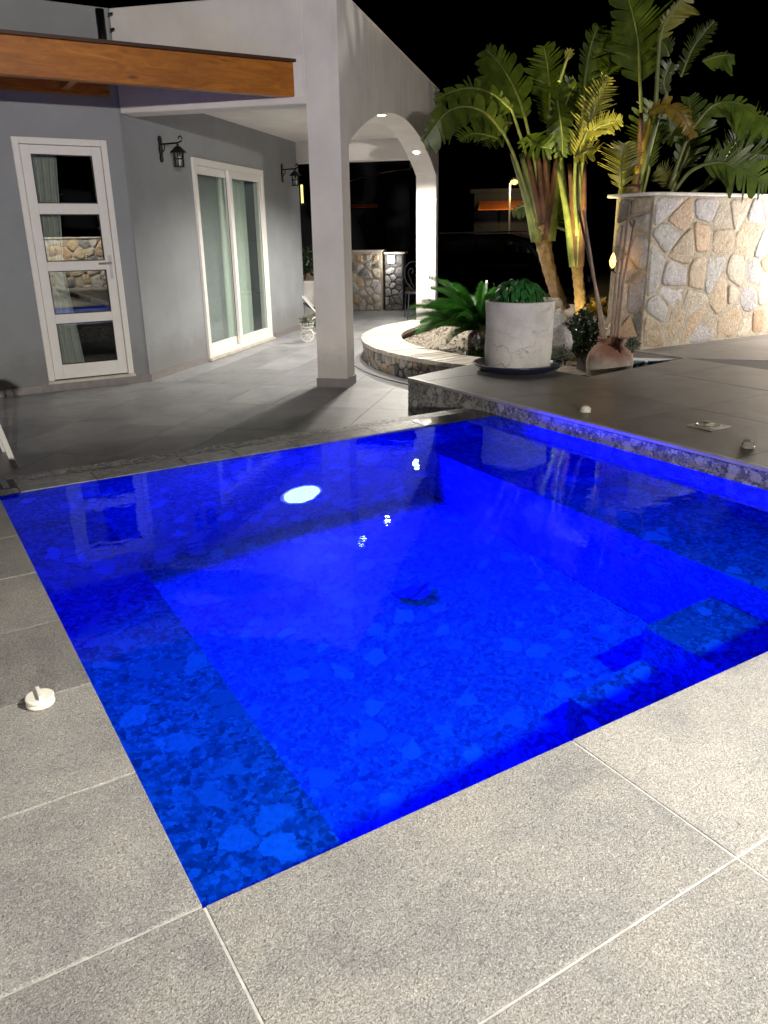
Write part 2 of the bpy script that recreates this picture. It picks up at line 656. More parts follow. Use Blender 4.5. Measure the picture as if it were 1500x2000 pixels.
def patio_skip(x, y):
    return (x - 6.95) ** 2 + (y - 5.6) ** 2 < 2.2 ** 2 or (x > 3.6 and y < 4.4) or (y > 7.7 and x < 1.4)


xs = [-6.6 + .9 * i for i in range(20)]
ys = [3.302 + .9 * i for i in range(14)]
# tiles laid square to the house diagonal
tp = MB()
for i in range(-9, 18):
    for j in range(-10, 13):
        u0, v0 = i * .9, j * .45 + (0.0)
        cu, cv = u0 + .45, v0 + .22
        c = PO(cu, cv, 0)
        if not (-4 < c.x < 12 and 3.75 < c.y < 15.5) or patio_skip(c.x, c.y):
            continue
        if c.y > 9.2 and (c - PO(0, 0, 0)).dot(N2) > 2.7 and c.x < 5.2:
            continue
        MB().obox(PO, (u0 + .0015, v0 + .0015, ZP - .02), (u0 + .8985, v0 + .4485, ZP + random.uniform(-.0006, .0006))).build('tile', 'tile_patio', pat)
# edge row along the pool wall, inside the ragged edge of the diagonal field
for i in range(14):
    MB().box((-4 + .6 * i + .002, 3.31, ZP - .02), (-4 + .6 * i + .598, 4.6, ZP - .0045)).build('edge_tile', 'tile_patio', pat)

# near pool deck
nd = empty('pool_deck', (0, 0, 0), kind='structure')
dk = MB()
dk.box((-4, -6, -0.7), (-0.30, 3.12, -0.0025))
dk.box((-0.30, -6, -0.7), (PX, -0.30, -0.0025))
dk.build('bedding', 'grout', nd)
xs = [-3.68, -2.76, -1.84, -0.92, 0.0, 0.92, 1.84, 2.76, PX]
ys = [-5.4 + .45 * i for i in range(13)] + [.45, .9, 1.35, 1.8, 2.25, 2.70, 3.118]
tile_grid(nd, xs, ys, 0.0, 'tile_near', gap=0.0048, skip=lambda x, y: x > 0 and y > 0, bevel=0.0025)
# thick pool rim (bedding under rim tiles)
MB().box((-0.30, -0.30, -0.7), (PX, -0.004, -0.0025)).box((-0.30, -0.004, -0.7), (-0.004, 3.12, -0.0025)).build('rim', 'grout', nd)
# drain grate at the corner
gr = empty('drain_grate', (-.12, 3.03, 0.0), 'dark slotted drain cover set flush in the corner of the pool deck', 'drain')
MB().box((-.42, 2.955, 0.002), (.095, 3.115, .006)).build('plate', 'iron', gr)
for i in range(9):
    MB().box((-.41 + i * .055, 2.965, .006), (-.38 + i * .055, 3.105, .010)).build('slat', 'coping_wet', gr)

# raised deck on the right
rd = empty('raised_deck', (PX, 0, ZD), kind='structure')
EDGE = [(PX, -6), (PX, 4.05), (4.28, 4.38), (4.28, 3.24), (5.66, 3.425), (5.66, -6)]
base = MB()
base.prism([(x, y, -0.75) for x, y in [(PX + .02, -6), (PX + .02, 4.04), (4.27, 4.36), (4.27, 3.225), (5.66, 3.41), (5.66, -6)]],
           [(x, y, ZD - .006) for x, y in [(PX + .02, -6), (PX + .02, 4.04), (4.27, 4.36), (4.27, 3.225), (5.66, 3.41), (5.66, -6)]])
base.prism([(5.661, -6, -.75), (14, -6, -.75), (14, 4.3, -.75), (5.22, 4.3, -.75), (5.22, 3.93, -.75), (5.661, 3.43, -.75)],
           [(5.661, -6, ZD - .006), (14, -6, ZD - .006), (14, 4.3, ZD - .006), (5.22, 4.3, ZD - .006), (5.22, 3.93, ZD - .006), (5.661, 3.43, ZD - .006)])
base.build('bedding', 'grout_dark', rd)


def clip_poly(poly, edge_poly):
    """clip a convex tile by a convex region (counter-clockwise)"""
    out = poly
    n = len(edge_poly)
    for i in range(n):
        ax, ay = edge_poly[i]
        bx, by = edge_poly[(i + 1) % n]
        res = []
        for k in range(len(out)):
            p, q = out[k], out[(k + 1) % len(out)]
            sp = (bx - ax) * (p[1] - ay) - (by - ay) * (p[0] - ax)
            sq = (bx - ax) * (q[1] - ay) - (by - ay) * (q[0] - ax)
            if sp >= 0:
                res.append(p)
            if sp * sq < 0:
                tt = sp / (sp - sq)
                res.append((p[0] + (q[0] - p[0]) * tt, p[1] + (q[1] - p[1]) * tt))
        out = res
        if len(out) < 3:
            return []
    return out


REG = [[(PX, -6), (4.28, -6), (4.28, 4.38), (PX, 4.05)], [(4.28, -6), (5.66, -6), (5.66, 3.425), (4.28, 3.24)],
       [(5.66, -6), (14, -6), (14, 4.3), (5.22, 4.3), (5.22, 3.93), (5.66, 3.43)]]
for reg in REG:
    for i in range(13):
        for j in range(13):
            x0, y0 = 3.072 + i * .9, -6.06 + j * .9
            t4 = [(x0 + .002, y0 + .002), (x0 + .898, y0 + .002), (x0 + .898, y0 + .898), (x0 + .002, y0 + .898)]
            c = clip_poly(t4, reg)
            if len(c) >= 3 and max(p[0] for p in c) - min(p[0] for p in c) > .02:
                z = ZD + random.uniform(-.0008, .0008)
                MB().prism([(x, y, ZD - .02) for x, y in c], [(x, y, z) for x, y in c]).build('tile', 'tile_deck', rd)
# riser panels of stone chips with a thin pale nosing
yy = -1.2
k = 0
while yy < 4.04:
    y1 = min(yy + (0.62 if yy < 2.9 else 1.2), 4.045)
    lo = -0.74
    rp = MB().box((PX, yy + .002, lo), (PX + .018, y1 - .002, ZD - .016)).build('riser_panel', 'riser', rd)
    receiver(rp)
    yy = y1
ns = MB().box((PX - .004, -1.2, ZD - .015), (PX + .03, 4.05, ZD + .0025)).build('nosing', mat_simple('pale_nosing', (0.42, 0.4, 0.4), 0.35), rd)
receiver(ns)
ff = MB()
ff.prism([(PX + .019, 4.042, -.74), (4.28, 4.372, -.74), (4.28, 4.38, -.74), (PX + .019, 4.05, -.74)], [(PX + .019, 4.042, ZD - .02), (4.28, 4.372, ZD - .02), (4.28, 4.38, ZD - .02), (PX + .019, 4.05, ZD - .02)])
ff.build('riser_panel', 'riser', rd)

# ================================================================== POOL
pool = empty('pool_basin', (PX / 2, PY / 2, -1.33), kind='structure')
FZ, BZ = -1.33, -0.53
fl = MB().box((.46, 0, FZ - .1), (2.52, PY, FZ)).build('pool_floor', 'lining', pool)
b1 = MB().box((0, 0, FZ), (.455, PY, BZ)).build('bench', 'lining', pool)
b2 = MB().box((2.525, 0, FZ), (PX, PY, BZ)).build('bench', 'lining', pool)
s1 = MB().box((2.11, 0, FZ), (2.52, .755, -.80)).build('step', 'lining', pool)
s2 = MB().box((1.70, 0, FZ), (2.107, .755, -1.07)).build('step', 'lining', pool)
w1 = MB().box((-.06, -.06, FZ), (PX + .06, -.001, -.021)).build('pool_wall', 'lining', pool)
w2 = MB().box((-.06, 0, FZ), (-.001, PY, -.021)).build('pool_wall', 'lining', pool)
w3 = MB().box((-.06, PY + .001, FZ), (PX + .06, PY + .16, -.031)).build('pool_wall', 'lining', pool)
w4 = MB().box((PX + .001, 0, FZ), (PX + .06, PY, -.20)).build('pool_wall', 'lining', pool)
for w_ in (fl, b1, b2, s1, s2, w1, w2, w3, w4):
    receiver(w_)
MB().box((-.06, PY + .161, -.74), (PX, PY + .36, -.031)).build('overflow_wall', 'riser', pool)
# rim stones of the overflow edge
x = .1
rs = random.Random(3)
while x < PX - .01:
    x1 = min(x + rs.uniform(.3, .6), PX - .003)
    if PX - x1 < .15:
        x1 = PX - .003
    wet = x > 1.75 and not (2.0 < x < 2.2)
    mt = 'coping_wet' if wet else 'coping'
    MB().box((x + .002, PY + rs.uniform(-.004, .004), -.03), (x1 - .002, PY + .185, rs.uniform(-.004, .001) - .014)).build('rim_stone', mt, pool, bevel=.004)
    x = x1

wt = NT('pool_water')
wt.n.remove(wt.b)
co = wt.coord('World')
h = wt.math('ADD', wt.math('MULTIPLY', wt.noise(co, 5.0, 3, 0.5, 0.4), 1.0), wt.math('MULTIPLY', wt.noise(co, 16, 2), 0.25))
bp = wt.bump(h, 0.038, 0.03)
fr = wt.N('Fresnel', IOR=1.33)
wt.L(bp, fr.inputs['Normal'])
rf = wt.N('BsdfRefraction', IOR=1.33, Roughness=0.0)
rf.inputs[0].default_value = (0.05, 0.43, 1.0, 1)
gl = wt.N('BsdfGlossy', Roughness=0.0)
gl.inputs[0].default_value = (0.36, 0.56, 1.0, 1)
for b_ in (rf, gl):
    wt.L(bp, b_.inputs['Normal'])
mx = wt.N('MixShader')
wt.L(fr.outputs[0], mx.inputs[0])
wt.L(rf.outputs[0], mx.inputs[1])
wt.L(gl.outputs[0], mx.inputs[2])
wt.L(mx.outputs[0], wt.out.inputs[0])
wm = MB().add([(-.001, -.001, ZW), (PX + .002, -.001, ZW), (PX + .002, PY + .002, ZW), (-.001, PY + .002, ZW)], [(0, 1, 2, 3)])
water = wm.build('water', wt.m, smooth=True, kind='structure')
water.cycles.is_caustics_caster = True

# underwater lamp in the far wall
LX, LZ = 1.614, -.87
ul = empty('underwater_light', (LX, PY, LZ), 'round glowing white lamp set in the far wall under the water', 'pool light')


def disc(c, r, y0, y1, seg=32, a0=0):
    vs0 = [(c[0] + r * math.cos(2 * math.pi * k / seg), y0, c[1] + r * math.sin(2 * math.pi * k / seg)) for k in range(seg)]
    vs1 = [(p[0], y1, p[2]) for p in vs0]
    return MB().prism(vs0, vs1)


disc((LX, LZ), .118, PY - .028, PY - .006).build('lens', mat_emit('pool_lamp_lens', (1.0, 0.2, 0.1), 18), ul)
disc((LX, LZ), .142, PY - .016, PY - .0005).build('ring', 'plastic', ul)
lamp('pool_beam', 'SPOT', (LX, PY - .06, LZ), POOLW, (0.0, 0.0, 1.0), .05, aim=(LX, 0, LZ + .12), cone=168, blend=.25, parent=ul, caustic=True)
# pale leaf lying on the floor
lf = empty('sunken_leaf', (1.404 + .35, 1.92, FZ), 'pale ragged leaf lying on the bottom of the pool', 'leaf')
q = rs
ring = []
for k in range(18):
    a = 2 * math.pi * k / 18
    r = .10 * (1 + .18 * math.sin(3 * a) + q.uniform(-.16, .16))
    ring.append((1.754 + r * math.cos(a) * 1.0, 1.92 + r * .62 * math.sin(a), FZ + .012 + q.uniform(0, .02)))
MB().prism([(a, b, c - .004) for a, b, c in ring], ring).build('blade', mat_simple('pale_leaf_blade', (0.55, 0.62, 0.55), .6), lf)
MB().tube([(1.67, 1.90, FZ + .03), (1.75, 1.92, FZ + .035), (1.87, 1.95, FZ + .03)], .004, 5).build('midrib', 'grout', lf)


# ------------------------------------------------ pool fittings lying on the decks
def plug(loc, label, r=.036, vent=False):
    t = empty('pool_plug', loc, label, 'cap', 'round cream caps on the deck')
    x, y, z = loc
    MB().lathe([(r * .9, 0), (r, .003), (r, .009), (r * .93, .010), (r * .82, .012), (r * .82, .014), (r * .97, .016), (r, .019), (r, .024), (r * .93, .026)], loc, 28).build('cap', 'plastic', t, smooth=False)
    if vent:
        MB().lathe([(r * .85, .026), (r * .7, .034), (r * .35, .040), (r * .05, .042)], loc, 24).build('dome', 'plastic', t, smooth=True)
    else:
        MB().box((x - .005, y - r * .8, z + .026), (x + .005, y + r * .8, z + .038)).build('grip', 'plastic', t, bevel=.002)


plug((-.139, .866, 0.001), 'cream round cap with a raised grip beside the left pool edge')
plug((3.333, 2.339, ZD + .002), 'cream domed cap on the raised deck, in front of the potted plant', .034, True)
plug((3.385, 1.238, ZD + .002), 'cream domed cap on the raised deck beside the skimmer lid', .034, True)
sk = empty('skimmer_lid', (3.63, 1.66, ZD), 'square cream skimmer cover with a round lid set in the raised deck', 'lid')
MB().box((3.54, 1.575, ZD + .001), (3.725, 1.742, ZD + .005)).build('frame', 'plastic', sk)
MB().lathe([(.072, .005), (.074, .009), (.066, .011), (.06, .007), (.03, .007), (.028, .012), (.01, .012)], (3.632, 1.66, ZD), 32).build('cover', 'plastic', sk)
MB().box((3.60, 1.652, ZD + .012), (3.664, 1.668, ZD + .018)).build('grip', 'plastic', sk)

# ================================================================== HOUSE
house = empty('house', (1.9, 7.0, ZP), 'grey rendered house with white arched porch and glazed doors behind the pool', 'house')
TOP = 3.09
V0 = 2.12      # porch depth
# wall with glazed door (parallel to the pool)
YA = 7.03
D0, D1, DZ0, DZ1 = .925, 1.722, -.145, 2.0
KX = 1.895
MB().box((-5, YA, ZP - .1), (D0, YA + .25, TOP)).build('wall', 'grey', house)
MB().prism([(D1, YA, ZP - .1), (KX, YA, ZP - .1), (KX - .1, YA + .25, ZP - .1), (D1, YA + .25, ZP - .1)], [(D1, YA, TOP), (KX, YA, TOP), (KX - .1, YA + .25, TOP), (D1, YA + .25, TOP)]).build('wall', 'grey', house)
MB().box((D0, YA, DZ1), (D1, YA + .25, TOP)).build('wall', 'grey', house)
MB().box((D0, YA, ZP - .1), (D1, YA + .25, DZ0)).build('wall', 'grey', house)
# diagonal wall with sliding door
S0, S1, SZ0, SZ1 = 1.39, 3.45, -.215, 1.975
UE = 5.0
MB().obox(PO, (0.0, V0, ZP - .1), (S0, V0 + .25, TOP)).build('wall', 'grey', house)
MB().obox(PO, (S1, V0, ZP - .1), (UE, V0 + .25, TOP)).build('wall', 'grey', house)
MB().obox(PO, (S0, V0, SZ1), (S1, V0 + .25, TOP)).build('wall', 'grey', house)
MB().obox(PO, (S0, V0, ZP - .1), (S1, V0 + .25, SZ0)).build('wall', 'grey', house)
MB().obox(PO, (UE - .25, V0 + .25, ZP - .1), (UE, V0 + 6, TOP)).build('wall', 'grey', house)
# dark interior: floor, ceiling and back wall
inn = MB()
inn.box((-5, YA + .25, ZP), (1.6, 11.4, ZP + .04)).box((-5, YA + .25, 2.55), (1.6, 11.4, 2.6)).box((-5, 9.6, ZP + .04), (1.2, 9.7, 2.55))
inn.obox(PO, (.3, V0 + .25, ZP), (UE - .25, V0 + 5, ZP + .038)).obox(PO, (.3, V0 + .25, 2.552), (UE - .25, V0 + 5, 2.602)).obox(PO, (.4, V0 + 2.4, ZP + .04), (UE - .26, V0 + 2.5, 2.55))
inn.build('interior', 'dark_room', house)
MB().box((-5, YA + .25, 3.0), (1.75, 12, 3.06)).build('roof', 'white', house)
MB().obox(PO, (.12, V0 + .25, 3.0), (UE, V0 + 6, 3.055)).build('roof', 'white', house)
# skirting tiles
x = -5.0
while x < KX - .02:
    x1 = min(x + .45, KX + .003)
    MB().box((x + .001, YA - .012, ZP), (x1 - .001, YA - .0005, ZP + .075)).build('skirting_tile', 'plinth', house)
    x = x1
u = .006
while u < UE:
    u1 = min(u + .45, UE)
    if not (S0 < (u + u1) / 2 < S1):
        MB().obox(PO, (u + .001, V0 - .012, ZP), (u1 - .001, V0 - .0005, ZP + .075)).build('skirting_tile', 'plinth', house)
    u = u1
# porch: column, arch wall, far pillar
CW, CT = .265, .30
U1, U2 = 5.04, 5.23
SPR, RISE = 1.95, .49
MB().obox(PO, (0, 0, ZP), (CW, CT, SPR)).build('column', 'white_stain', house)
MB().obox(PO, (U1, 0, ZP), (U2, CT, SPR)).build('column', 'white_stain', house)
half, mid = (U1 - CW) / 2, (U1 + CW) / 2
RR = (half ** 2 + RISE ** 2) / (2 * RISE)
arc = []
for k in range(49):
    uu = CW + (U1 - CW) * k / 48
    arc.append((uu, SPR + RISE - RR + math.sqrt(RR ** 2 - (uu - mid) ** 2)))
aw = MB()
# stack of quads: outer face, inner face, intrados, top, ends
P0 = [(0, SPR)] + arc + [(U2, SPR)]
o_ = []
for (uu, zz) in P0:
    o_ += [PO(uu, 0, zz), PO(uu, CT, zz), PO(uu, 0, 3.10), PO(uu, CT, 3.10)]
fs = []
for k in range(len(P0) - 1):
    a, b = k * 4, (k + 1) * 4
    fs += [(a, b, b + 2, a + 2), (b + 1, a + 1, a + 3, b + 3), (a + 1, b + 1, b, a), (a + 2, b + 2, b + 3, a + 3)]
fs += [(1, 0, 2, 3), (len(o_) - 4, len(o_) - 3, len(o_) - 1, len(o_) - 2)]
aw.add(o_, fs).build('arch_wall', 'white_stain', house)
MB().obox(PO, (-.006, -.006, 3.10), (U2 + .006, CT + .006, 3.112)).build('coping', 'white', house)
# facade above the porch opening
MB().obox(PO, (0.0015, CT, 2.245), (.26, V0 - .001, TOP)).build('facade', 'white', house, bevel=.012)
MB().obox(PO, (-.004, .33, 2.30), (.001, .47, 2.62)).build('plaster_patch', mat_plaster('fresh_plaster', (0.8, 0.77, 0.76), 0, .12), house)
MB().obox(PO, (.261, CT + .001, 2.47), (4.93, V0 - .002, 2.6)).build('ceiling', 'white', house)
MB().obox(PO, (4.93, CT + .001, 2.19), (U2 - .002, V0 + .24, 3.08)).build('beam', 'white', house, bevel=.01)
MB().obox(PO, (.261, CT + .001, 2.601), (4.93, V0, 2.66)).build('roof', 'white', house)
# column plinth
for a, b in (((-.012, -.012), (CW + .012, -.0005)), ((-.012, -.0005), (-.0005, CT + .012)), ((CW + .0005, 0), (CW + .012, CT + .012))):
    MB().obox(PO, (a[0], a[1], ZP), (b[0], b[1], ZP + .085)).build('skirting_tile', 'plinth', house)

# downpipe in the corner
dp = MB().tube([(1.80, 6.965, 2.535), (1.80, 6.965, 3.06)], .038, 12).build('downpipe', 'iron', house, smooth=True)
for z in (2.62, 2.78, 2.9, 3.02):
    MB().tube([(1.86, 6.93, z), (1.90, 6.915, z + .012)], .008, 5).build('bracket', 'iron', dp)

# glazed door
door = MB()
fw = .045
yf0, yf1 = YA - .022, YA + .05
door.box((D0 - .01, yf0, DZ0), (D0 + fw, yf1, DZ1 + .01)).box((D1 - fw, yf0, DZ0), (D1 + .01, yf1, DZ1 + .01)).box((D0 + fw, yf0, DZ1 - fw), (D1 - fw, yf1, DZ1 + .01))
door = door.build('glazed_door', 'upvc', house, bevel=.004)
MB().box((D0 - .02, YA - .05, DZ0 - .025), (D1 + .02, YA + .05, DZ0 - .001)).build('threshold', 'cap', door)
lx0, lx1 = D0 + fw + .004, D1 - fw - .004
px0, px1 = lx0 + .085, lx1 - .085
yl0, yl1 = YA - .012, YA + .035
panes = [(1.463, 1.875), (.955, 1.37), (.475, .87), (0.0, .39)]
MB().box((lx0, yl0, DZ0 + .01), (px0, yl1, DZ1 - fw - .004)).build('stile', 'upvc', door, bevel=.004)
MB().box((px1, yl0, DZ0 + .01), (lx1, yl1, DZ1 - fw - .004)).build('stile', 'upvc', door, bevel=.004)
edges = [DZ1 - fw - .004] + [v for p in panes for v in (p[1], p[0])] + [DZ0 + .01]
for k in range(0, len(edges), 2):
    MB().box((px0, yl0 + .001, edges[k + 1]), (px1, yl1 - .001, edges[k])).build('rail', 'upvc', door, bevel=.004)
for z0, z1 in panes:
    MB().box((px0 + .001, YA + .006, z0 + .001), (px1 - .001, YA + .012, z1 - .001)).build('pane', 'glass', door)
    MB().box((px0, YA - .008, z0), (px1, YA - .003, z0 + .008)).box((px0, YA - .008, z1 - .008), (px1, YA - .003, z1)).box((px0, YA - .008, z0 + .008), (px0 + .008, YA - .003, z1 - .008)).box((px1 - .008, YA - .008, z0 + .008), (px1, YA - .003, z1 - .008)).build('gasket', 'gasket', door)
hx = lx1 - .04
MB().box((hx - .014, yl0 - .006, .78), (hx + .014, yl0 - .0005, 1.0)).tube([(hx, yl0 - .006, .93), (hx, yl0 - .05, .93), (hx - .12, yl0 - .052, .925)], .009, 8).build('handle', 'steel', door)

# curtain behind the door
cu = empty('curtain', (1.2, YA + .12, -.1), 'pale pleated curtain hanging behind the glazed door', 'curtain')
prof = []
n = 60
for k in range(n + 1):
    s_ = k / n
    prof.append(s_)
vs, fs = [], []
nz = 24
for j in range(nz + 1):
    tz = j / nz
    z = -.12 + tz * 2.25
    for k in range(n + 1):
        s_ = k / n
        wdt = .30 + .16 * abs(tz - .45)
        xx = px0 - .12 + s_ * wdt
        vs.append((xx, YA + .16 + .022 * math.sin(s_ * 40 + 2 * noise.noise(Vector((s_ * 3, tz * 2, 0)))), z))
for j in range(nz):
    for k in range(n):
        a = j * (n + 1) + k
        fs.append((a, a + 1, a + n + 2, a + n + 1))
MB().add(vs, fs).build('cloth', 'curtain', cu, smooth=True)

# sliding door
sd = MB()
v0, v1 = V0 - .03, V0 + .10
fr_ = .06
sd.obox(PO, (S0 - .012, v0, SZ0), (S0 + fr_, v1, SZ1 + .01)).obox(PO, (S1 - fr_, v0, SZ0), (S1 + .012, v1, SZ1 + .01))
sd.obox(PO, (S0 + fr_, v0, SZ1 - fr_), (S1 - fr_, v1, SZ1 + .01)).obox(PO, (S0 + fr_, v0, SZ0), (S1 - fr_, v1, SZ0 + .045))
sd = sd.build('sliding_door', 'upvc', house, bevel=.004)
MB().obox(PO, (S0 - .03, v0 - .03, SZ0 - .03), (S1 + .03, v1, SZ0 - .001)).build('track', 'cap', sd)


def leaf_panel(a, b, va, vb, name, glassmat, st=.085):
    z0, z1 = SZ0 + .046, SZ1 - fr_ - .001
    for q0, q1 in ((a, a + st), (b - st, b)):
        MB().obox(PO, (q0, va, z0), (q1, vb, z1)).build('stile', 'upvc', sd, bevel=.004)
    for q0, q1 in ((z0, z0 + .1), (z1 - .085, z1)):
        MB().obox(PO, (a + st, va + .001, q0), (b - st, vb - .001, q1)).build('rail', 'upvc', sd, bevel=.004)
    MB().obox(PO, (a + st + .001, (va + vb) / 2 - .003, z0 + .101), (b - st - .001, (va + vb) / 2 + .003, z1 - .086)).build('pane', glassmat, sd)
    MB().obox(PO, (a + st, va + .005, z0 + .1), (a + st + .008, va + .009, z1 - .085)).obox(PO, (b - st - .008, va + .005, z0 + .1), (b - st, va + .009, z1 - .085)).build('gasket', 'gasket', sd)


leaf_panel(2.33, S1 - fr_ - .001, V0 - .022, V0 + .02, 'leaf', 'glass_pale')
leaf_panel(S0 + fr_ + .001, 2.42, V0 + .028, V0 + .07, 'leaf', 'glass_pale', .06)
bl = empty('roller_blind', PO(2.8, V0 + .2, -.2), 'pale green cloth blind drawn behind the glass sliding door', 'blind')
vs, fs = [], []
for k in range(41):
    uu = 2.3 + 1.0 * k / 40
    d = .015 * math.sin(k * 1.1)
    vs += [PO(uu, V0 + .19 + d, -.2), PO(uu, V0 + .19 + d, 1.95)]
for k in range(40):
    fs.append((2 * k, 2 * k + 2, 2 * k + 3, 2 * k + 1))
MB().add(vs, fs).build('cloth', 'blind', bl, smooth=True)
sc = empty('insect_screen', PO(1.9, V0 + .12, -.2), 'grey mesh screen behind the narrower sliding pane', 'screen')
MB().obox(PO, (1.47, V0 + .14, -.17), (2.32, V0 + .145, 1.9)).build('mesh', 'screen', sc)


# wall lanterns
def lantern(u, label):
    r0 = PO(u, V0, 2.0)
    t = empty('wall_lantern', r0, label, 'lantern', 'black iron lanterns on the diagonal wall')

    def F(a, d, z):           # a along wall, d out from wall
        return PO(u + a, V0 - d, 2.0 + z)
    pl = MB()
    pts = [(-.12, .012), (-.095, .03), (-.05, .022), (0, .034), (.05, .022), (.095, .032), (.125, .014)]
    b_, t_ = [], []
    outl = [(w_, z) for z, w_ in pts] + [(-w_, z) for z, w_ in reversed(pts)]
    pl.prism([F(a, .001, z) for a, z in outl], [F(a, .016, z) for a, z in outl])
    pl.build('back_plate', 'iron', t)
    arm = [F(0, .016, .05), F(0, .10, .052), F(0, .20, .055), F(0, .245, .07), F(0, .255, .10), F(0, .235, .118), F(0, .215, .105), F(0, .22, .09)]
    MB().tube(arm, .0085, 8).build('arm', 'iron', t, smooth=True)
    MB().tube([F(0, .02, -.03), F(0, .05, .0), F(0, .055, .045)], .006, 6).build('brace', 'iron', t)
    ax = F(0, .20, 0)
    MB().lathe([(.012, .055), (.012, .03), (.03, .02), (.082, -.028), (.085, -.036), (.075, -.036), (.004, -.01)], ax - Vector((0, 0, 0)), 12).build('roof', 'iron', t)
    for k in range(6):
        a = 2 * math.pi * k / 6
        dx = Vector((math.cos(a), math.sin(a), 0))
        MB().tube([ax + dx * .05 + Vector((0, 0, -.03)), ax + dx * .047 + Vector((0, 0, -.165))], .006, 5).build('bar', 'iron', t)
    for z in (-.095, -.165):
        MB().lathe([(.047, z - .006), (.054, z - .006), (.054, z + .006), (.047, z + .006)], ax, 16).build('ring', 'iron', t)
    MB().lathe([(.038, -.16), (.041, -.15), (.041, -.04), (.038, -.036)], ax, 16).build('glass', 'glass_pale', t, smooth=True)
    MB().lathe([(.014, -.16), (.014, -.13), (.022, -.11), (.022, -.08), (.008, -.066)], ax, 12).build('bulb', mat_simple('bulb_white_%d' % int(u * 10), (.8, .8, .78), .3), t, smooth=True)


lantern(.70, 'black iron lantern on the grey wall between the glazed door and sliding door')
lantern(4.27, 'black iron lantern on the grey wall beyond the sliding door, near the far corner')

# pergola
pg = empty('pergola', (1.0, 5.82, 2.28), 'orange varnished timber pergola beam with rafters fixed to the white porch', 'pergola')
YB = 5.80
MB().prism([(-4, YB, 2.275), (3.10, YB, 2.30), (3.02, YB + .09, 2.30), (-4, YB + .09, 2.275)], [(-4, YB, 2.525), (3.10, YB, 2.565), (3.02, YB + .09, 2.565), (-4, YB + .09, 2.525)]).build('beam', 'wood', pg, bevel=.006)
MB().prism([(-4, YB - .02, 2.527), (3.118, YB - .02, 2.567), (3.02, YB + .1, 2.567), (-4, YB + .1, 2.527)], [(-4, YB - .02, 2.55), (3.118, YB - .02, 2.592), (3.02, YB + .1, 2.592), (-4, YB + .1, 2.55)]).build('trim', 'wood_dark', pg)
MB().box((-4, YA - .075, 2.37), (1.80, YA - .002, 2.51)).build('ledger', 'wood', pg, bevel=.004)
for x in (-3.1, -2.3, -1.5, -.7, .1, .78, 1.38):
    MB().box((x, YB + .091, 2.40), (x + .06, YA - .076, 2.51)).build('rafter', 'wood', pg, bevel=.004)
for k in range(9):
    MB().box((-4, YB + .101 + k * .13, 2.512), (1.78 - max(0, (k - 7) * .0), YB + .101 + k * .13 + .127, 2.53)).build('board', 'wood', pg)

# recessed spots of the arch
DL = [(.95, 'small recessed spot near the column end of the white arch', 140), (2.22, 'glowing recessed spot at the crown of the white arch', 330), (4.28, 'brightest recessed spot low on the far side of the white arch', 420)]
LMP = mat_emit('spot_lens', (1.0, 0.93, 0.72), 45)
for u, lab, pw in DL:
    z = SPR + RISE - RR + math.sqrt(RR ** 2 - (u - mid) ** 2)
    sl = -(u - mid) / math.sqrt(RR ** 2 - (u - mid) ** 2)
    ctr = PO(u, CT / 2, z)
    tg = (E2 + Vector((0, 0, sl))).normalized()
    nm = Vector((0, 0, 1)) * tg.dot(E2) - E2 * tg.z
    t = empty('downlight', ctr, lab, 'downlight', 'recessed spots in the arch')

    def rg(r, d, seg=24):
        return [ctr + (tg * math.cos(2 * math.pi * k / seg) + N2 * math.sin(2 * math.pi * k / seg)) * r - nm * d for k in range(seg)]
    MB().prism(rg(.052, .007), rg(.055, .0005)).build('trim', 'white_metal', t)
    MB().prism(rg(.043, .0105), rg(.043, .0075)).build('lens', LMP, t)
    lamp('downlight_beam', 'SPOT', ctr - nm * .03, pw, (1.0, .94, .82), .03, aim=ctr - nm * .5 - Vector((0, 0, .6)), cone=150, blend=.7, parent=t, caustic=True)

# ================================================================== STONE WALLS
WX, WY, WT = 5.74, 4.0, 1.445
sw = empty('stone_wall', (WX, WY, ZD), 'tall rubble stone wall with white cap on the raised deck, behind the clay jar', 'wall')
MB().box((WX + .01, WY + .0065, ZD - .6), (11.5, WY + .45, WT)).build('core', 'mortar', sw)
stones(sw, lambda s, t, d: Vector((WX + .012 + s, WY + .012 - d, ZD + .0 + t)), 3.3, WT - ZD, .27, 5, gap=.010, proud=.011,
       weights=[8, 4, 1.6, 4, 5, 0])
stones(sw, lambda s, t, d: Vector((WX + .01 - d, WY + .42 - s, ZD + t)), .40, WT - ZD, .2, 8, gap=.012, proud=.02, weights=[3, 6, 1, 3, 5, 3])
cp = MB()
cap_pts = [(WX - .07, WY + .20)]
for k in range(9):
    a = math.pi + k / 8 * math.pi / 2
    cap_pts.append((WX + .12 + .19 * math.cos(a), WY + .12 + .19 * math.sin(a)))
cap_pts += [(11.5, WY - .07), (11.5, WY + .5), (WX - .07, WY + .5)]
cp.prism([(x, y, WT + .001) for x, y in cap_pts], [(x, y, WT + .032) for x, y in cap_pts])
cp.build('cap', mat_simple('white_cap', (.7, .67, .62), .4), sw, bevel=.008)

# wall washer on the stone wall beyond the right of the frame
wl_ = empty('wall_light', (8.3, WY - .1, .95), 'small white wall lamp on the rubble wall', 'wall lamp')
MB().box((8.25, WY - .10, .90), (8.35, WY - .03, 1.02)).build('body', 'white_metal', wl_, bevel=.01)
MB().box((8.26, WY - .112, .92), (8.34, WY - .101, 1.0)).build('lens', mat_emit('wall_lens', (1, .95, .85), 12), wl_)
lamp('wall_glow', 'POINT', (8.25, WY - .8, 1.0), 240, (1.0, .93, .85), .05, parent=wl_)

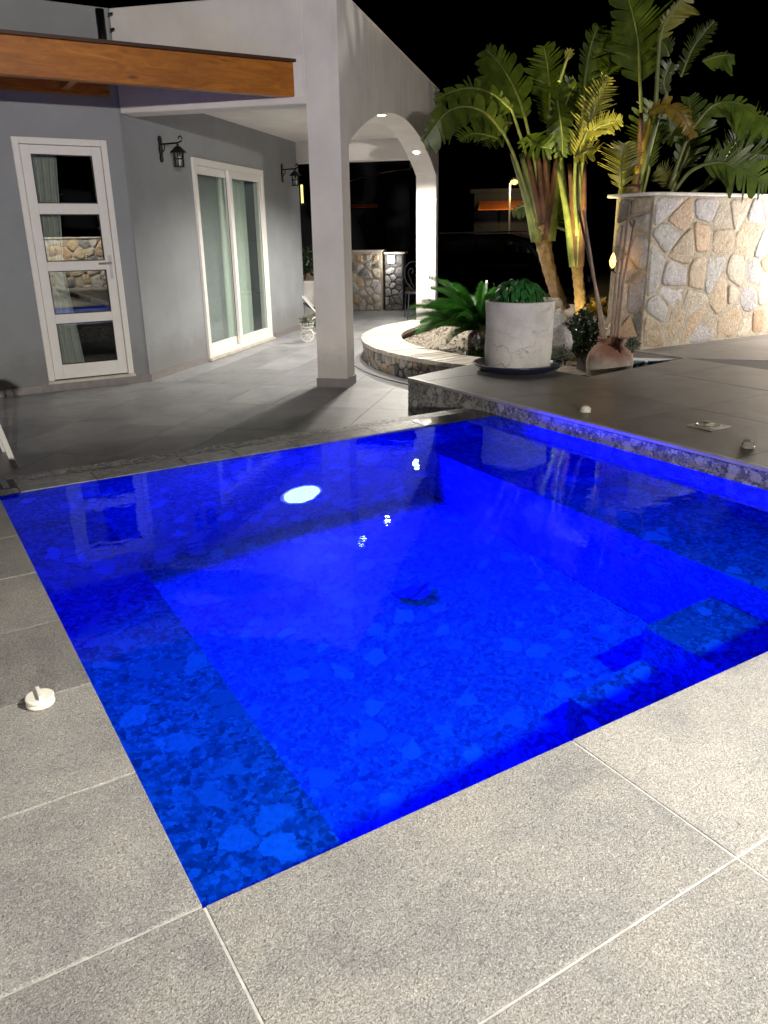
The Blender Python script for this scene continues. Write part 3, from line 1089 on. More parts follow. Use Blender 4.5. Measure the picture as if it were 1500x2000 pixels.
# round planter
PC = Vector((6.95, 5.6, 0))
RO, RI = 2.90, 2.42
pn = empty('round_planter', (PC.x, PC.y, ZP), 'low round stone planter with pale paved rim around the palms', 'planter')
A0, A1 = math.radians(108), math.radians(206)


def PP(r, a, z):
    return Vector((PC.x + r * math.cos(a), PC.y + r * math.sin(a), z))


core = MB()
n = 60
for k in range(n):
    a, b = A0 + (A1 - A0) * k / n, A0 + (A1 - A0) * (k + 1) / n
    core.prism([PP(RI + .03, a, ZP - .05), PP(RO - .04, a, ZP - .05), PP(RO - .04, b, ZP - .05), PP(RI + .03, b, ZP - .05)],
               [PP(RI + .03, a, -.045), PP(RO - .04, a, -.045), PP(RO - .04, b, -.045), PP(RI + .03, b, -.045)])
core.build('core', mat_simple('dark_mortar', (.12, .11, .10), .8), pn)
arcL = (A1 - A0) * RO
stones(pn, lambda s, t, d: PP(RO - .04 + d, A1 - s / RO, ZP + t), arcL, .205, .085, 11, gap=.007, proud=.014, weights=[2, 5, 1, 3, 4, 2], aspect=.9)
nc = 46
for k in range(nc):
    a, b = A0 + (A1 - A0) * k / nc + .0015, A0 + (A1 - A0) * (k + 1) / nc - .0015
    z1 = random.uniform(-.003, .003)
    MB().prism([PP(RI, a, -.044), PP(RO, a, -.044), PP(RO, b, -.044), PP(RI, b, -.044)], [PP(RI, a, z1), PP(RO, a, z1), PP(RO, b, z1), PP(RI, b, z1)]).build('cap_slab', 'cap', pn, bevel=.004)
# kerb step at the foot of the planter
kb = MB()
for k in range(n):
    a, b = A0 + (A1 - A0) * k / n, A0 + (A1 - A0) * (k + 1) / n
    kb.prism([PP(RO - .05, a, ZP - .03), PP(RO + .13, a, ZP - .03), PP(RO + .13, b, ZP - .03), PP(RO - .05, b, ZP - .03)],
             [PP(RO - .05, a, ZP + .012), PP(RO + .13, a, ZP + .012), PP(RO + .13, b, ZP + .012), PP(RO - .05, b, ZP + .012)])
kb.build('foot_kerb', 'tile_patio', pn)


# planting bed: a mound of gravel
def bed_z(x, y):
    d = math.hypot(x - 7.2, y - 6.2)
    return -.10 + .36 * max(0.0, 1 - (d / 2.0) ** 2) ** .8 + .02 * noise.noise(Vector((x * 3, y * 3, 0)))


vs, fs = [], []
gn = 56
for j in range(gn + 1):
    for i in range(gn + 1):
        x, y = 4.4 + 5.6 * i / gn, 3.4 + 5.4 * j / gn
        vs.append((x, y, bed_z(x, y) + .012 * noise.noise(Vector((x * 17, y * 17, 3)))))
for j in range(gn):
    for i in range(gn):
        x, y = 4.4 + 5.6 * (i + .5) / gn, 3.4 + 5.4 * (j + .5) / gn
        if math.hypot(x - PC.x, y - PC.y) > RI + .04 or (x > WX - .05 and y < WY + .5) or y < 3.95 and x > 5.2:
            continue
        a = j * (gn + 1) + i
        fs.append((a, a + 1, a + gn + 2, a + gn + 1))
MB().add(vs, fs).build('garden_bed', 'gravel', smooth=True, kind='structure')
# floor of the recess beside the deck
MB().box((4.29, 3.2, -.3), (5.9, 4.6, -.16)).build('recess_ground', 'gravel', kind='structure')
# loose gravel
gv = MB()
rg_ = random.Random(5)
for _ in range(1600):
    a, r = rg_.uniform(A0, A1), rg_.uniform(.9, RI - .02)
    p = PP(r, a, 0)
    z = bed_z(p.x, p.y)
    s_ = rg_.uniform(.008, .02)
    gv.add([(p.x + s_ * rg_.uniform(.6, 1), p.y, z), (p.x, p.y + s_, z), (p.x - s_, p.y, z), (p.x, p.y - s_ * rg_.uniform(.6, 1), z), (p.x, p.y, z + s_ * .9)], [(0, 1, 4), (1, 2, 4), (2, 3, 4), (3, 0, 4)])
tag(gv.build('gravel', 'gravel', kind='stuff'), 'loose pale gravel scattered over the planter bed', 'gravel')

# blue tiled riser beside the jar
bt = empty('patterned_tile_riser', (5.45, 3.66, ZP), 'blue and white patterned tiles on the low riser beside the clay jar', 'tiles')
e0, e1 = Vector((5.215, 3.925, 0)), Vector((5.655, 3.425, 0))
ed = (e1 - e0).normalized()
en = Vector((ed.y, -ed.x, 0))
if en.x > 0:
    en = -en


def BT(s, d, z):
    return e0 + ed * s + en * d + Vector((0, 0, z))


MB().obox(BT, (0, .001, -.2), (.66, .012, .072)).build('backing', 'white_metal', bt)
tb = mat_simple('blue_glaze', (.10, .2, .3), .25, var=.25, scale=30)
tn = mat_simple('navy_glaze', (.02, .04, .12), .25)
for k in range(4):
    s0 = .05 + k * .155
    MB().obox(BT, (s0, .012, -.12), (s0 + .13, .017, .05)).build('tile', tb, bt)
    for q0, q1, zz in ((.015, .05, 0), (.08, .115, 0)):
        sg = 1 if q0 < .05 else -1
        pts = [(s0 + q0, -.01 + (.045 if sg > 0 else 0)), (s0 + q0 + .012, .035 if sg > 0 else -.015), (s0 + q1, -.01 + (0 if sg > 0 else .045)), (s0 + q1 - .012, -.02 if sg > 0 else .04)]
        MB().prism([BT(a, .0172, b) for a, b in pts], [BT(a, .0185, b) for a, b in pts]).build('petal', tn, bt)
    pts = [(s0 + .058, -.06), (s0 + .072, -.06), (s0 + .068, .01), (s0 + .062, .01)]
    MB().prism([BT(a, .0172, b) for a, b in pts], [BT(a, .0186, b) for a, b in pts]).build('petal', 'white_metal', bt)

# far garden wall behind the porch
F0, F1 = Vector((7.89, 12.21, 0)), Vector((7.47, 12.57, 0))
fd = (F1 - F0).normalized()
fn = Vector((-fd.y, fd.x, 0))
if fn.dot(CAM - F0) < 0:
    fn = -fn


def FW(s, d, z):
    return F0 + fd * s + fn * d + Vector((0, 0, z))


fwl = empty('garden_wall', F0 + Vector((0, 0, ZP)), 'low rubble garden wall seen through the arch, behind the white column', 'wall')
MB().obox(FW, (-.02, -.35, ZP - .3), (4.5, 0, .84)).build('core', 'mortar', fwl)
stones(fwl, lambda s, t, d: FW(s, d, ZP + t), 2.6, 1.07, .15, 21, gap=.02, proud=.014, weights=[3, 4, 1, 5, 3, 3])
MB().obox(FW, (-.05, -.4, .841), (4.5, .04, .875)).build('cap', 'cap', fwl)
pil = empty('gate_pillar', FW(-.2, -.1, ZP), 'dark stone gate pillar carrying the round white lamp', 'pillar')
MB().obox(FW, (-.42, -.45, ZP - .3), (-.07, -.06, .80)).build('core', mat_stone('dark_pillar_stone', [(.05, .05, .06), (.12, .11, .12), (.2, .19, .2)]), pil)
MB().obox(FW, (-.46, -.5, .801), (-.06, -.02, .83)).build('cap', 'cap', pil)
stones(pil, lambda s, t, d: FW(-.42 + s, -.06 + d, ZP + t), .35, 1.04, .13, 4, gap=.015, proud=.012, mats=[ST[5], ST[1]])
blp = FW(-.2, -.02, .70)
bk = empty('bulkhead_lamp', blp, 'glowing white round lamp on the stone gate pillar seen through the arch', 'wall lamp')
sp = MB()
R_ = .058
for j in range(9):
    pass
MB().lathe([(.005, -R_), (R_ * .6, -R_ * .8), (R_ * .95, -R_ * .3), (R_, 0), (R_ * .95, R_ * .3), (R_ * .6, R_ * .8), (.005, R_)], blp + fn * .035, 20).build('globe', mat_emit('globe_glow', (1, .98, .9), 14), bk, smooth=True)
MB().obox(FW, (-.27, -.045, .63), (-.13, -.02, .77)).build('back_plate', 'white_metal', bk)
lamp('bulkhead_glow', 'POINT', blp + fn * .14, 9, (1, .97, .88), .05, parent=bk)

# lantern torch on the end of the rubble wall
tp_ = Vector((5.60, 4.30, .885))
to = empty('torch_lamp', tp_, 'small orange glowing lamp at the end of the rubble wall', 'lamp')
MB().lathe([(.004, -.06), (.022, -.04), (.03, 0), (.02, .04), (.004, .075)], tp_, 14).build('bulb', mat_emit('flame_bulb', (1.0, .42, .08), 8), to, smooth=True)
MB().lathe([(.018, -.09), (.024, -.062), (.018, -.06)], tp_, 12).tube([tp_ + Vector((0, 0, -.085)), tp_ + Vector((.06, 0, -.11)), tp_ + Vector((.13, 0, -.11))], .006, 6).build('bracket', 'iron', to)
lamp('torch_glow', 'POINT', tp_ + Vector((-.05, -.05, 0)), .7, (1, .5, .15), .03, parent=to)

# ================================================================== POT, JAR AND THEIR PLANTS
pc = Vector((4.04, 3.80, ZD))
sa = empty('plant_saucer', pc, 'wide dark blue saucer under the crackled white pot', 'saucer')
MB().lathe([(.26, .004), (.335, .03), (.365, .062), (.37, .072), (.352, .072), (.335, .05), (.28, .026), (.02, .024)], pc, 48).build('dish', mat_simple('navy_plastic', (.018, .02, .05), .3), sa, smooth=True)
t = NT('crackled_white_pot')
co = t.coord('World')
wv = t.N('VectorMath', _operation='MULTIPLY_ADD')
nz_ = t.N('TexNoise', Scale=9, Detail=4)
t.L(co, nz_.inputs['Vector'])
t.L(nz_.outputs['Color'], wv.inputs[0])
wv.inputs[1].default_value = (.9, .9, .9)
t.L(t.coord('World', (3.2, 3.2, 6)), wv.inputs[2])
v1_ = t.vor(wv.outputs[0], 1.0, 'DISTANCE_TO_EDGE')
msk = t.ramp(t.noise(co, 4.5, 2), [(.45, 0.0), (.6, 1.0)])
lines = t.noise(t.coord('World', (6, 6, 90)), 1.0, 5, .7)
c = t.ramp(t.noise(co, 5, 6, .65), [(.3, (.50, .47, .43)), (.7, (.72, .69, .65))])
c = t.mix(t.ramp(lines, [(.60, 0.0), (.70, .55)]), c, (.25, .23, .2))
c = t.mix(t.math('MULTIPLY', t.ramp(v1_.outputs['Distance'], [(.004, .8), (.018, 0.0)]), msk), c, (.2, .18, .16))
t.col(c)
t.rough(.7)
t.norm(t.bump(lines, .3, .006))
pt = empty('flower_pot', pc + Vector((0, 0, .026)), 'large crackled white cylinder pot standing on the dark saucer', 'pot')
pr_ = [(.25, .026), (.262, .04), (.268, .16), (.270, .30), (.272, .44), (.274, .545), (.274, .558), (.266, .562), (.252, .558), (.250, .50), (.02, .495)]
MB().lathe(pr_, pc, 56, .012, 3).build('body', t.m, pt, smooth=True)
MB().lathe([(.249, .499), (.2, .51), (.01, .515)], pc, 40).build('soil', 'gravel', pt)


def blade(L, w, bend, nseg=5, fold=.25):
    vs, fs = [], []
    for k in range(nseg + 1):
        s_ = k / nseg
        ww = w * (math.sin(math.pi * min(1, s_ * .92 + .08)) ** .7) if k < nseg else .001
        x = L * (s_ - .12 * bend * s_ * s_)
        z = -bend * L * s_ * s_ * .5
        vs += [(x, -ww, z + fold * ww), (x, 0, z), (x, ww, z + fold * ww)]
    for k in range(nseg):
        a = 3 * k
        fs += [(a, a + 3, a + 4, a + 1), (a + 1, a + 4, a + 5, a + 2)]
    me = bpy.data.meshes.new('leaf')
    me.from_pydata(vs, [], fs)
    for p in me.polygons:
        p.use_smooth = True
    return me


def put(me, name, mat, parent, loc, rot, sc=1.0):
    if not me.materials:
        me.materials.append(M[mat])
    ob = bpy.data.objects.new(name, me)
    COL.objects.link(ob)
    ob.parent = parent
    ob.location = Vector(loc) - parent_loc(parent)
    ob.rotation_euler = rot
    ob.scale = (sc, sc, sc)
    return ob


su = empty('pot_plant', pc + Vector((0, 0, .51)), 'bushy dark green plant with drooping leaves growing in the white pot', 'plant')
lm = [blade(.17, .032, 1.3), blade(.15, .026, 1.6), blade(.13, .03, 1.0)]
rq = random.Random(12)
for k in range(150):
    th = rq.uniform(0, 2 * math.pi)
    ph = math.acos(rq.uniform(.05, 1.0))
    c = pc + Vector((-.02 + .17 * math.sin(ph) * math.cos(th), .17 * math.sin(ph) * math.sin(th), .56 + .16 * math.cos(ph)))
    put(lm[k % 3], 'leaf', 'succulent', su, c, (rq.uniform(-.5, .5), rq.uniform(.1, .9) - (1.2 - ph) * .5, th + rq.uniform(-.6, .6)), rq.uniform(.45, .8))

jc = Vector((5.10, 3.78, -.16))
t = NT('weathered_clay')
co = t.coord('World')
zz = t.N('SeparateXYZ')
t.L(co, zz.inputs[0])
base_c = t.ramp(t.noise(co, 7, 6, .7), [(.3, (.16, .06, .04)), (.7, (.3, .16, .11))])
limew = t.math('ADD', t.ramp(t.math('ADD', zz.outputs[2], .2), [(0.18, .8), (.34, .35), (.44, .12)]), t.math('MULTIPLY', t.noise(co, 9, 5), .6))
t.col(t.mix(t.ramp(limew, [(.62, 0.0), (.95, .9)]), base_c, (.4, .38, .33)))
t.rough(.8)
t.norm(t.bump(t.noise(co, 25, 5), .4, .01))
jar = empty('clay_jar', jc, 'round weathered clay jar holding tall dry canes beside the blue tiles', 'jar')
MB().lathe([(.10, 0), (.15, .04), (.195, .13), (.205, .22), (.19, .29), (.15, .345), (.112, .375), (.105, .40), (.118, .415), (.122, .43), (.112, .434), (.098, .428), (.092, .40), (.09, .3), (.02, .2)], jc, 40, .006).build('body', t.m, jar, smooth=True)
cane_px = [((1178, 668), (1163, 560), (1140, 410)), ((1184, 668), (1172, 600), (1128, 400)), ((1193, 668), (1202, 560), (1216, 440)), ((1200, 668), (1210, 560), (1230, 400)), ((1207, 668), (1216, 560), (1240, 430))]
cn = ['pale cane leaning far towards the palm trunks', 'thin cane crossing behind the leaning pale cane', 'upright cane in the middle of the clay jar', 'dark cane leaning towards the rubble wall', 'short cane at the wall side of the clay jar']
D_j = math.hypot(jc.x - CAM.x, jc.y - CAM.y)
for k, (pp, lab) in enumerate(zip(cane_px, cn)):
    pts = [at(p[0], p[1], D_j + d) for p, d in zip(pp, (0, .03 * (k - 2), .12 * (k - 2)))]
    pts.insert(0, pts[0] + (pts[0] - pts[1]).normalized() * .16)
    c_ = MB().tube(pts, [.014, .014, .013, .01], 7).build('dry_cane', 'twig', smooth=True)
    tag(c_, lab, 'cane', 'dry canes standing in the clay jar')


# ================================================================== BIRD OF PARADISE PALMS
def catmull(pts, n):
    P = [pts[0] * 2 - pts[1]] + list(pts) + [pts[-1] * 2 - pts[-2]]
    out = []
    m_ = len(pts) - 1
    for k in range(n + 1):
        t_ = k / n * m_
        i = min(int(t_), m_ - 1)
        f = t_ - i
        a, b, c, d = P[i], P[i + 1], P[i + 2], P[i + 3]
        out.append(.5 * ((2 * b) + (c - a) * f + (2 * a - 5 * b + 4 * c - d) * f * f + (3 * b - a - 3 * c + d) * f ** 3))
    return out


def frond(parent, px, D, w, seed, mat='leaf', torn=.5, left=1.0, right=1.0, face=None, curl=.25, petiole=None, nseg=26, gapk=.45, slant=.9):
    """a big torn paddle leaf: midrib through points, blade cut into strips on both sides"""
    rnd = random.Random(seed)
    if isinstance(D, (int, float)):
        D = [D] * len(px)
    pts = [at(p[0], p[1], d) for p, d in zip(px, D)]
    rib = catmull(pts, nseg)
    mid_ = rib[nseg // 2]
    view = (CAM - mid_).normalized()
    nrm = (view + Vector((rnd.uniform(-.5, .5), rnd.uniform(-.5, .5), rnd.uniform(-.2, .6))) * .6).normalized() if face is None else Vector(face).normalized()
    Lt = sum((rib[i + 1] - rib[i]).length for i in range(nseg))
    bl = MB()
    for side, amt in ((1, left), (-1, right)):
        if amt <= 0:
            continue
        k = 0
        while k < nseg:
            span = 1 if rnd.random() < torn else rnd.choice((2, 3, 4))
            k2 = min(k + span, nseg)
            sm = (k + k2) / 2 / nseg
            prof_ = max(.12, math.sin(math.pi * min(.97, .10 + .88 * sm)) ** .55)
            ln = w * amt * prof_ * rnd.uniform(.68, 1.12)
            droop = curl * rnd.uniform(.2, 2.4)
            tw = rnd.uniform(-.35, .35) * torn
            a, b = rib[k], rib[k2]
            tg_ = (b - a).normalized()
            sd_ = tg_.cross(nrm).normalized() * side
            nn = sd_.cross(tg_).normalized() * side
            rows = []
            m2 = 4
            for j in range(m2 + 1):
                f = j / m2
                fwd = tg_ * (ln * f * .55 * slant)
                out_ = sd_ * (ln * f * (1 - .15 * f * droop))
                up = nn * (ln * (.22 * f - .5 * droop * f * f)) + nn * (tw * ln * f * .25)
                grow = 1 + .10 * f
                cut = gapk * torn * f
                pa = a.lerp(b, cut * rnd.uniform(.4, 1)) + fwd + out_ + up
                pb = a.lerp(b, 1 - cut * rnd.uniform(.4, 1)) + fwd + out_ + up + nn * (tw * ln * f * .3)
                if j == m2:
                    pm = (pa + pb) / 2
                    pa = pm.lerp(pa, .45)
                    pb = pm.lerp(pb, .85) - fwd * .06
                rows += [pa, pb]
            bl.add(rows, [(2 * j, 2 * j + 2, 2 * j + 3, 2 * j + 1) if side > 0 else (2 * j + 1, 2 * j + 3, 2 * j + 2, 2 * j) for j in range(m2)])
            k = k2
    ob = bl.build('leaf', mat, parent, smooth=True)
    stem = list(rib)
    if petiole:
        pd = D[0]
        pp = [at(p[0], p[1], p[2] if len(p) > 2 else pd) for p in petiole]
        stem = catmull(pp + [rib[0]], 10)[:-1] + rib
    ns_ = len(stem)
    r0 = .022 if petiole else .012
    MB().tube(stem, [max(.003, r0 * (1 - .85 * i / (ns_ - 1))) for i in range(ns_)], 6).build('midrib', 'petiole' if mat != 'leaf_brown' else 'leaf_brown', ob, smooth=True)
    return ob


def trunk(parent, pts, radii, mat, name='trunk', seed=0):
    P = catmull(pts, 28)
    n_ = len(P)
    rr = []
    for i in range(n_):
        f = i / (n_ - 1) * (len(radii) - 1)
        a = int(min(f, len(radii) - 2))
        r = radii[a] + (radii[a + 1] - radii[a]) * (f - a)
        rr.append(r * (1 + (.07 if i % 3 == 0 else -.03) + .06 * noise.noise(Vector((i * .7, seed, 0)))))
    return MB().tube(P, rr, 12).build(name, mat, parent, smooth=True)


DA, DB, DC = 9.6, 9.0, 8.6
# --- palm A
pa = empty('palm_tree', at(1098, 604, DA), 'leaning palm with arching torn leaves reaching over the white arch', 'palm', 'bird of paradise palms in the planter')
trunk(pa, [at(1100, 606, DA), at(1078, 545, DA), at(1062, 480, DA), at(1055, 440, DA)], [.085, .075, .085, .11], 'bark')
for k, (x0, x1, x2, mt) in enumerate([(1050, 1030, 1000, 'petiole'), (1058, 1046, 1030, 'sheath'), (1062, 1068, 1064, 'sheath'), (1068, 1078, 1088, 'sheath'), (1055, 1040, 1018, 'petiole'), (1064, 1060, 1050, 'sheath'), (1072, 1085, 1098, 'petiole')]):
    MB().tube(catmull([at(x0, 470, DA - .05 + .03 * (k % 3)), at(x1, 390, DA - .05), at(x2, 300, DA)], 8), [.075, .07, .062, .055, .048, .042, .036, .03, .024], 8).build('leaf_sheath', mt, pa, smooth=True)
frond(pa, [(1000, 215), (965, 185), (925, 172), (885, 178), (848, 196)], [DA, DA - .2, DA - .35, DA - .5, DA - .6], .30, 1, torn=.55, left=.35, right=1.0, petiole=[(1050, 440), (1035, 330)])
frond(pa, [(985, 262), (950, 222), (910, 208), (870, 222), (826, 278)], [DA - .1, DA - .4, DA - .6, DA - .75, DA - .8], .30, 2, torn=.4, left=.5, right=1.0, petiole=[(1048, 440), (1010, 320)])
frond(pa, [(972, 270), (945, 262), (920, 262), (898, 275)], [DA - .2, DA - .45, DA - .6, DA - .7], .22, 3, torn=.6, left=1.0, right=.4, curl=.7)
frond(pa, [(1026, 232), (1012, 188), (993, 150), (969, 116), (948, 96)], [DA, DA + .1, DA + .2, DA + .3, DA + .35], .30, 4, torn=.25, left=.7, right=1.0, petiole=[(1060, 430), (1045, 320)])
frond(pa, [(1088, 196), (1094, 230), (1098, 268), (1099, 306)], [DA - .4, DA - .5, DA - .5, DA - .45], .17, 6, torn=.3, curl=.4)
frond(pa, [(1030, 265), (1040, 275), (1056, 286), (1078, 290)], [DA - .3, DA - .5, DA - .6, DA - .6], .2, 7, torn=.4)
frond(pa, [(1052, 400), (1035, 400), (1015, 405), (1000, 415)], [DA + .2, DA + .3, DA + .4, DA + .5], .16, 9, torn=.7, left=.4, petiole=[(1062, 470)])
frond(pa, [(1078, 440), (1090, 420), (1105, 398)], [DA + .1, DA + .2, DA + .3], .2, 10, torn=.4, petiole=[(1128, 462), (1100, 448)])
frond(pa, [(1072, 245), (1074, 190), (1070, 135), (1062, 90)], [DA + .5, DA + .55, DA + .6, DA + .65], .26, 5, torn=.5, petiole=[(1064, 430), (1072, 330)])
frond(pa, [(1000, 240), (985, 240), (965, 252), (950, 285)], [DA + .3, DA + .2, DA + .1, DA], .22, 8, torn=.8, curl=.7, gapk=.5)
# --- palm B, lit from its foot
pb_ = empty('palm_tree', at(1133, 612, DB), 'slim palm with brightly lit ringed trunk between the two others', 'palm', 'bird of paradise palms in the planter')
trunk(pb_, [at(1135, 614, DB), at(1132, 570, DB), at(1127, 520, DB), at(1124, 470, DB)], [.068, .06, .06, .07], 'bark', seed=4)
for k, (x0, x1, x2, mt) in enumerate([(1122, 1108, 1088, 'petiole'), (1124, 1120, 1112, 'sheath'), (1127, 1130, 1132, 'petiole'), (1130, 1138, 1142, 'sheath'), (1126, 1126, 1124, 'sheath')]):
    MB().tube(catmull([at(x0, 520, DB - .03), at(x1, 420, DB - .05), at(x2, 320, DB)], 8), [.055, .052, .048, .043, .038, .033, .028, .022, .018], 8).build('leaf_sheath', mt, pb_, smooth=True)
frond(pb_, [(1124, 308), (1146, 258), (1165, 200), (1190, 150)], [DB - .2, DB - .25, DB - .25, DB - .3], .20, 21, mat='leaf_yellow', torn=.95, gapk=.5, petiole=[(1128, 460), (1122, 380)])
frond(pb_, [(1138, 212), (1144, 142), (1155, 85), (1168, 50)], [DB, DB + .1, DB + .15, DB + .2], .30, 22, torn=.5, left=1.0, right=.4, petiole=[(1135, 440), (1138, 320)])
frond(pb_, [(1122, 306), (1140, 298), (1158, 292), (1166, 294)], [DB - .3, DB - .4, DB - .45, DB - .5], .13, 23, mat='leaf_yellow', torn=.6)
frond(pb_, [(1143, 272), (1165, 250), (1190, 240), (1215, 234)], [DB - .2, DB - .3, DB - .35, DB - .4], .13, 24, mat='leaf_yellow', torn=.5)
frond(pb_, [(1183, 148), (1195, 128), (1209, 104)], [DB, DB + .1, DB + .1], .18, 25, torn=.5)
frond(pb_, [(1090, 255), (1098, 225), (1110, 190), (1126, 160)], [DB + .2, DB + .2, DB + .3, DB + .3], .24, 26, torn=.4, petiole=[(1112, 420), (1098, 320)])
frond(pb_, [(1106, 118), (1110, 108), (1116, 96)], DB + .1, .05, 27, mat='leaf_yellow', torn=0, petiole=[(1092, 160)])
# --- palm C, beside the rubble wall
pcm = empty('palm_tree', at(1196, 600, DC), 'tall palm rising behind the rubble wall with dark broad leaves', 'palm', 'bird of paradise palms in the planter')
trunk(pcm, [at(1196, 604, DC), at(1210, 520, DC), at(1226, 440, DC), at(1240, 360, DC)], [.06, .062, .065, .07], 'sheath', seed=9)
for k, (x0, x1, x2, mt) in enumerate([(1236, 1252, 1272, 'leaf_brown'), (1242, 1262, 1288, 'petiole'), (1244, 1250, 1252, 'sheath')]):
    MB().tube(catmull([at(x0, 390, DC), at(x1, 310, DC), at(x2, 220, DC - .1)], 8), [.05, .047, .044, .04, .036, .03, .026, .022, .018], 8).build('leaf_sheath', mt, pcm, smooth=True)
frond(pcm, [(1250, 162), (1248, 110), (1242, 55), (1226, -10)], [DC + .1, DC + .15, DC + .2, DC + .25], .34, 31, torn=.25, petiole=[(1246, 350), (1254, 270)])
frond(pcm, [(1288, 80), (1298, 45), (1318, 16), (1345, -8)], [DC - .2, DC - .2, DC - .2, DC - .2], .22, 32, mat='leaf_yellow', torn=.8, left=1.0, right=.25, petiole=[(1280, 220), (1284, 140)])
frond(pcm, [(1266, 222), (1296, 204), (1326, 216), (1342, 244), (1353, 270)], [DC - .3, DC - .4, DC - .45, DC - .45, DC - .4], .10, 33, mat='leaf_brown', torn=.5, curl=.6)
frond(pcm, [(1352, 252), (1385, 212), (1412, 200), (1446, 204), (1478, 224), (1510, 252)], [DC - .3, DC - .3, DC - .3, DC - .35, DC - .4, DC - .5], .26, 34, torn=.6, left=1.0, right=.25, petiole=[(1308, 366), (1335, 290)])
frond(pcm, [(1372, 322), (1410, 318), (1450, 335), (1500, 362)], [DC, DC, DC, DC], .26, 35, torn=.6, petiole=[(1318, 372), (1345, 338)])
frond(pcm, [(1372, 120), (1395, 112), (1415, 108), (1434, 110)], [DC + .2, DC + .2, DC + .2, DC + .2], .20, 36, torn=.1, left=1, right=.2)
frond(pcm, [(1312, 216), (1308, 238), (1310, 258), (1318, 276)], [DC + .1, DC + .1, DC + .1, DC + .1], .14, 37, torn=.1)
frond(pcm, [(1302, 185), (1296, 160), (1306, 130), (1312, 122)], [DC - .1, DC - .1, DC - .1, DC - .1], .09, 38, torn=.5, petiole=[(1283, 230)])
frond(pcm, [(1306, 110), (1300, 92), (1292, 80)], DC - .1, .12, 39, torn=.2)
frond(pcm, [(1206, 460), (1207, 425), (1209, 395), (1211, 366)], [DC - .25, DC - .25, DC - .25, DC - .25], .26, 40, mat='leaf_yellow', torn=.15, left=1, right=.12, slant=.2, petiole=[(1196, 600), (1203, 520)])
frond(pcm, [(1211, 368), (1213, 335), (1216, 305), (1219, 280)], [DC - .25, DC - .25, DC - .2, DC - .2], .22, 41, mat='leaf_yellow', torn=.9, gapk=.45)
frond(pcm, [(1330, 150), (1350, 100), (1372, 68), (1395, 42)], [DC + .5, DC + .5, DC + .5, DC + .5], .12, 43, torn=.8)
frond(pcm, [(1309, 368), (1303, 350), (1296, 338), (1282, 332)], [DC - .2, DC - .25, DC - .3, DC - .3], .13, 44, mat='leaf_yellow', torn=.95, gapk=.6)

frond(pcm, [(1395, 352), (1425, 315), (1460, 300), (1505, 305)], [DC + .5, DC + .5, DC + .55, DC + .6], .26, 45, torn=.8, gapk=.5, petiole=[(1345, 380)])
frond(pcm, [(1420, 300), (1450, 262), (1485, 250), (1520, 262)], [DC + .6, DC + .6, DC + .6, DC + .6], .22, 46, torn=.8, gapk=.5, petiole=[(1370, 370)])
frond(pcm, [(1268, 330), (1262, 280), (1266, 235), (1276, 200)], [DC + .5, DC + .5, DC + .5, DC + .5], .20, 47, torn=.5, petiole=[(1255, 380)])
frond(pcm, [(1330, 330), (1345, 290), (1350, 240), (1345, 190)], [DC + .7, DC + .7, DC + .75, DC + .8], .24, 48, torn=.5, petiole=[(1310, 380)])

# spike lights at the foot of the palms
for k, (px_, py_, D_, aimp, pw, cone, lab) in enumerate([
        (1122, 640, DB - .4, (1132, 540, DB), 45, 75, 'small garden spike light aimed up the bright palm trunk'),
        (1015, 640, DA - 1.0, (960, 200, DA - .3), 2200, 60, 'small garden spike light between the sago palm and the leaning trunk'),
        (1108, 640, DB - 1.0, (1140, 180, DB), 1000, 50, 'small garden spike light behind the box shrub'),
        (1320, 640, DC - .3, (1350, 200, DC), 2000, 95, 'small garden spike light behind the end of the rubble wall'),
        (1190, 640, DC + .25, (1205, 420, DC), 90, 70, 'small garden spike light behind the clay jar')]):
    p = at(px_, py_, D_)
    p.z = bed_z(p.x, p.y) + (.34 if k == 1 else .12)
    a = at(*aimp)
    dr = (a - p).normalized()
    t = empty('spike_light', (p.x, p.y, bed_z(p.x, p.y)), lab, 'garden light', 'spike lights in the planter bed')
    MB().tube([p - dr * .08, p - dr * .02, p], [.022, .034, .036], 12).build('head', 'iron', t)
    MB().tube([p + dr * .001, p + dr * .004], [.03, .03], 12).build('lens', mat_emit('spike_lens_%d' % k, (1, .85, .35), 20), t)
    MB().tube([(p.x, p.y, bed_z(p.x, p.y) - .05), p - dr * .05], .008, 6).build('stake', 'iron', t)
    lamp('spike_beam', 'SPOT', p + dr * .02, pw, (1.0, .84, .28), .025, aim=a, cone=cone, blend=.8, parent=t)

# ================================================================== CYCAD, BOULDERS, LOW SHRUBS
def cycad_mesh(seed, L=.80):
    rnd = random.Random(seed)
    b = MB()
    n_ = 44
    rib = []
    for k in range(n_ + 1):
        s_ = k / n_
        rib.append(Vector((L * (s_ - .10 * s_ * s_), 0, L * (.10 * s_ - .22 * s_ * s_ * s_))))
    b.tube(rib, [.006 * (1 - .8 * k / n_) for k in range(n_ + 1)], 4)
    for k in range(5, n_):
        s_ = k / n_
        ln = .12 * max(.2, math.sin(math.pi * (.12 + .82 * s_)) ** .6) * rnd.uniform(.9, 1.1)
        for sd_ in (1, -1):
            p = rib[k]
            tip = p + Vector((ln * .7, sd_ * ln * .62, ln * .42))
            w_ = Vector((.0085, 0, 0))
            md = p.lerp(tip, .55) + Vector((0, 0, .006))
            b.add([p - w_, p + w_, md + w_, tip, md - w_], [(0, 1, 2, 4), (4, 2, 3)])
    me = bpy.data.meshes.new('frond')
    me.from_pydata([tuple(v) for v in b.v], [], b.f)
    me.materials.append(M['cycad'])
    return me


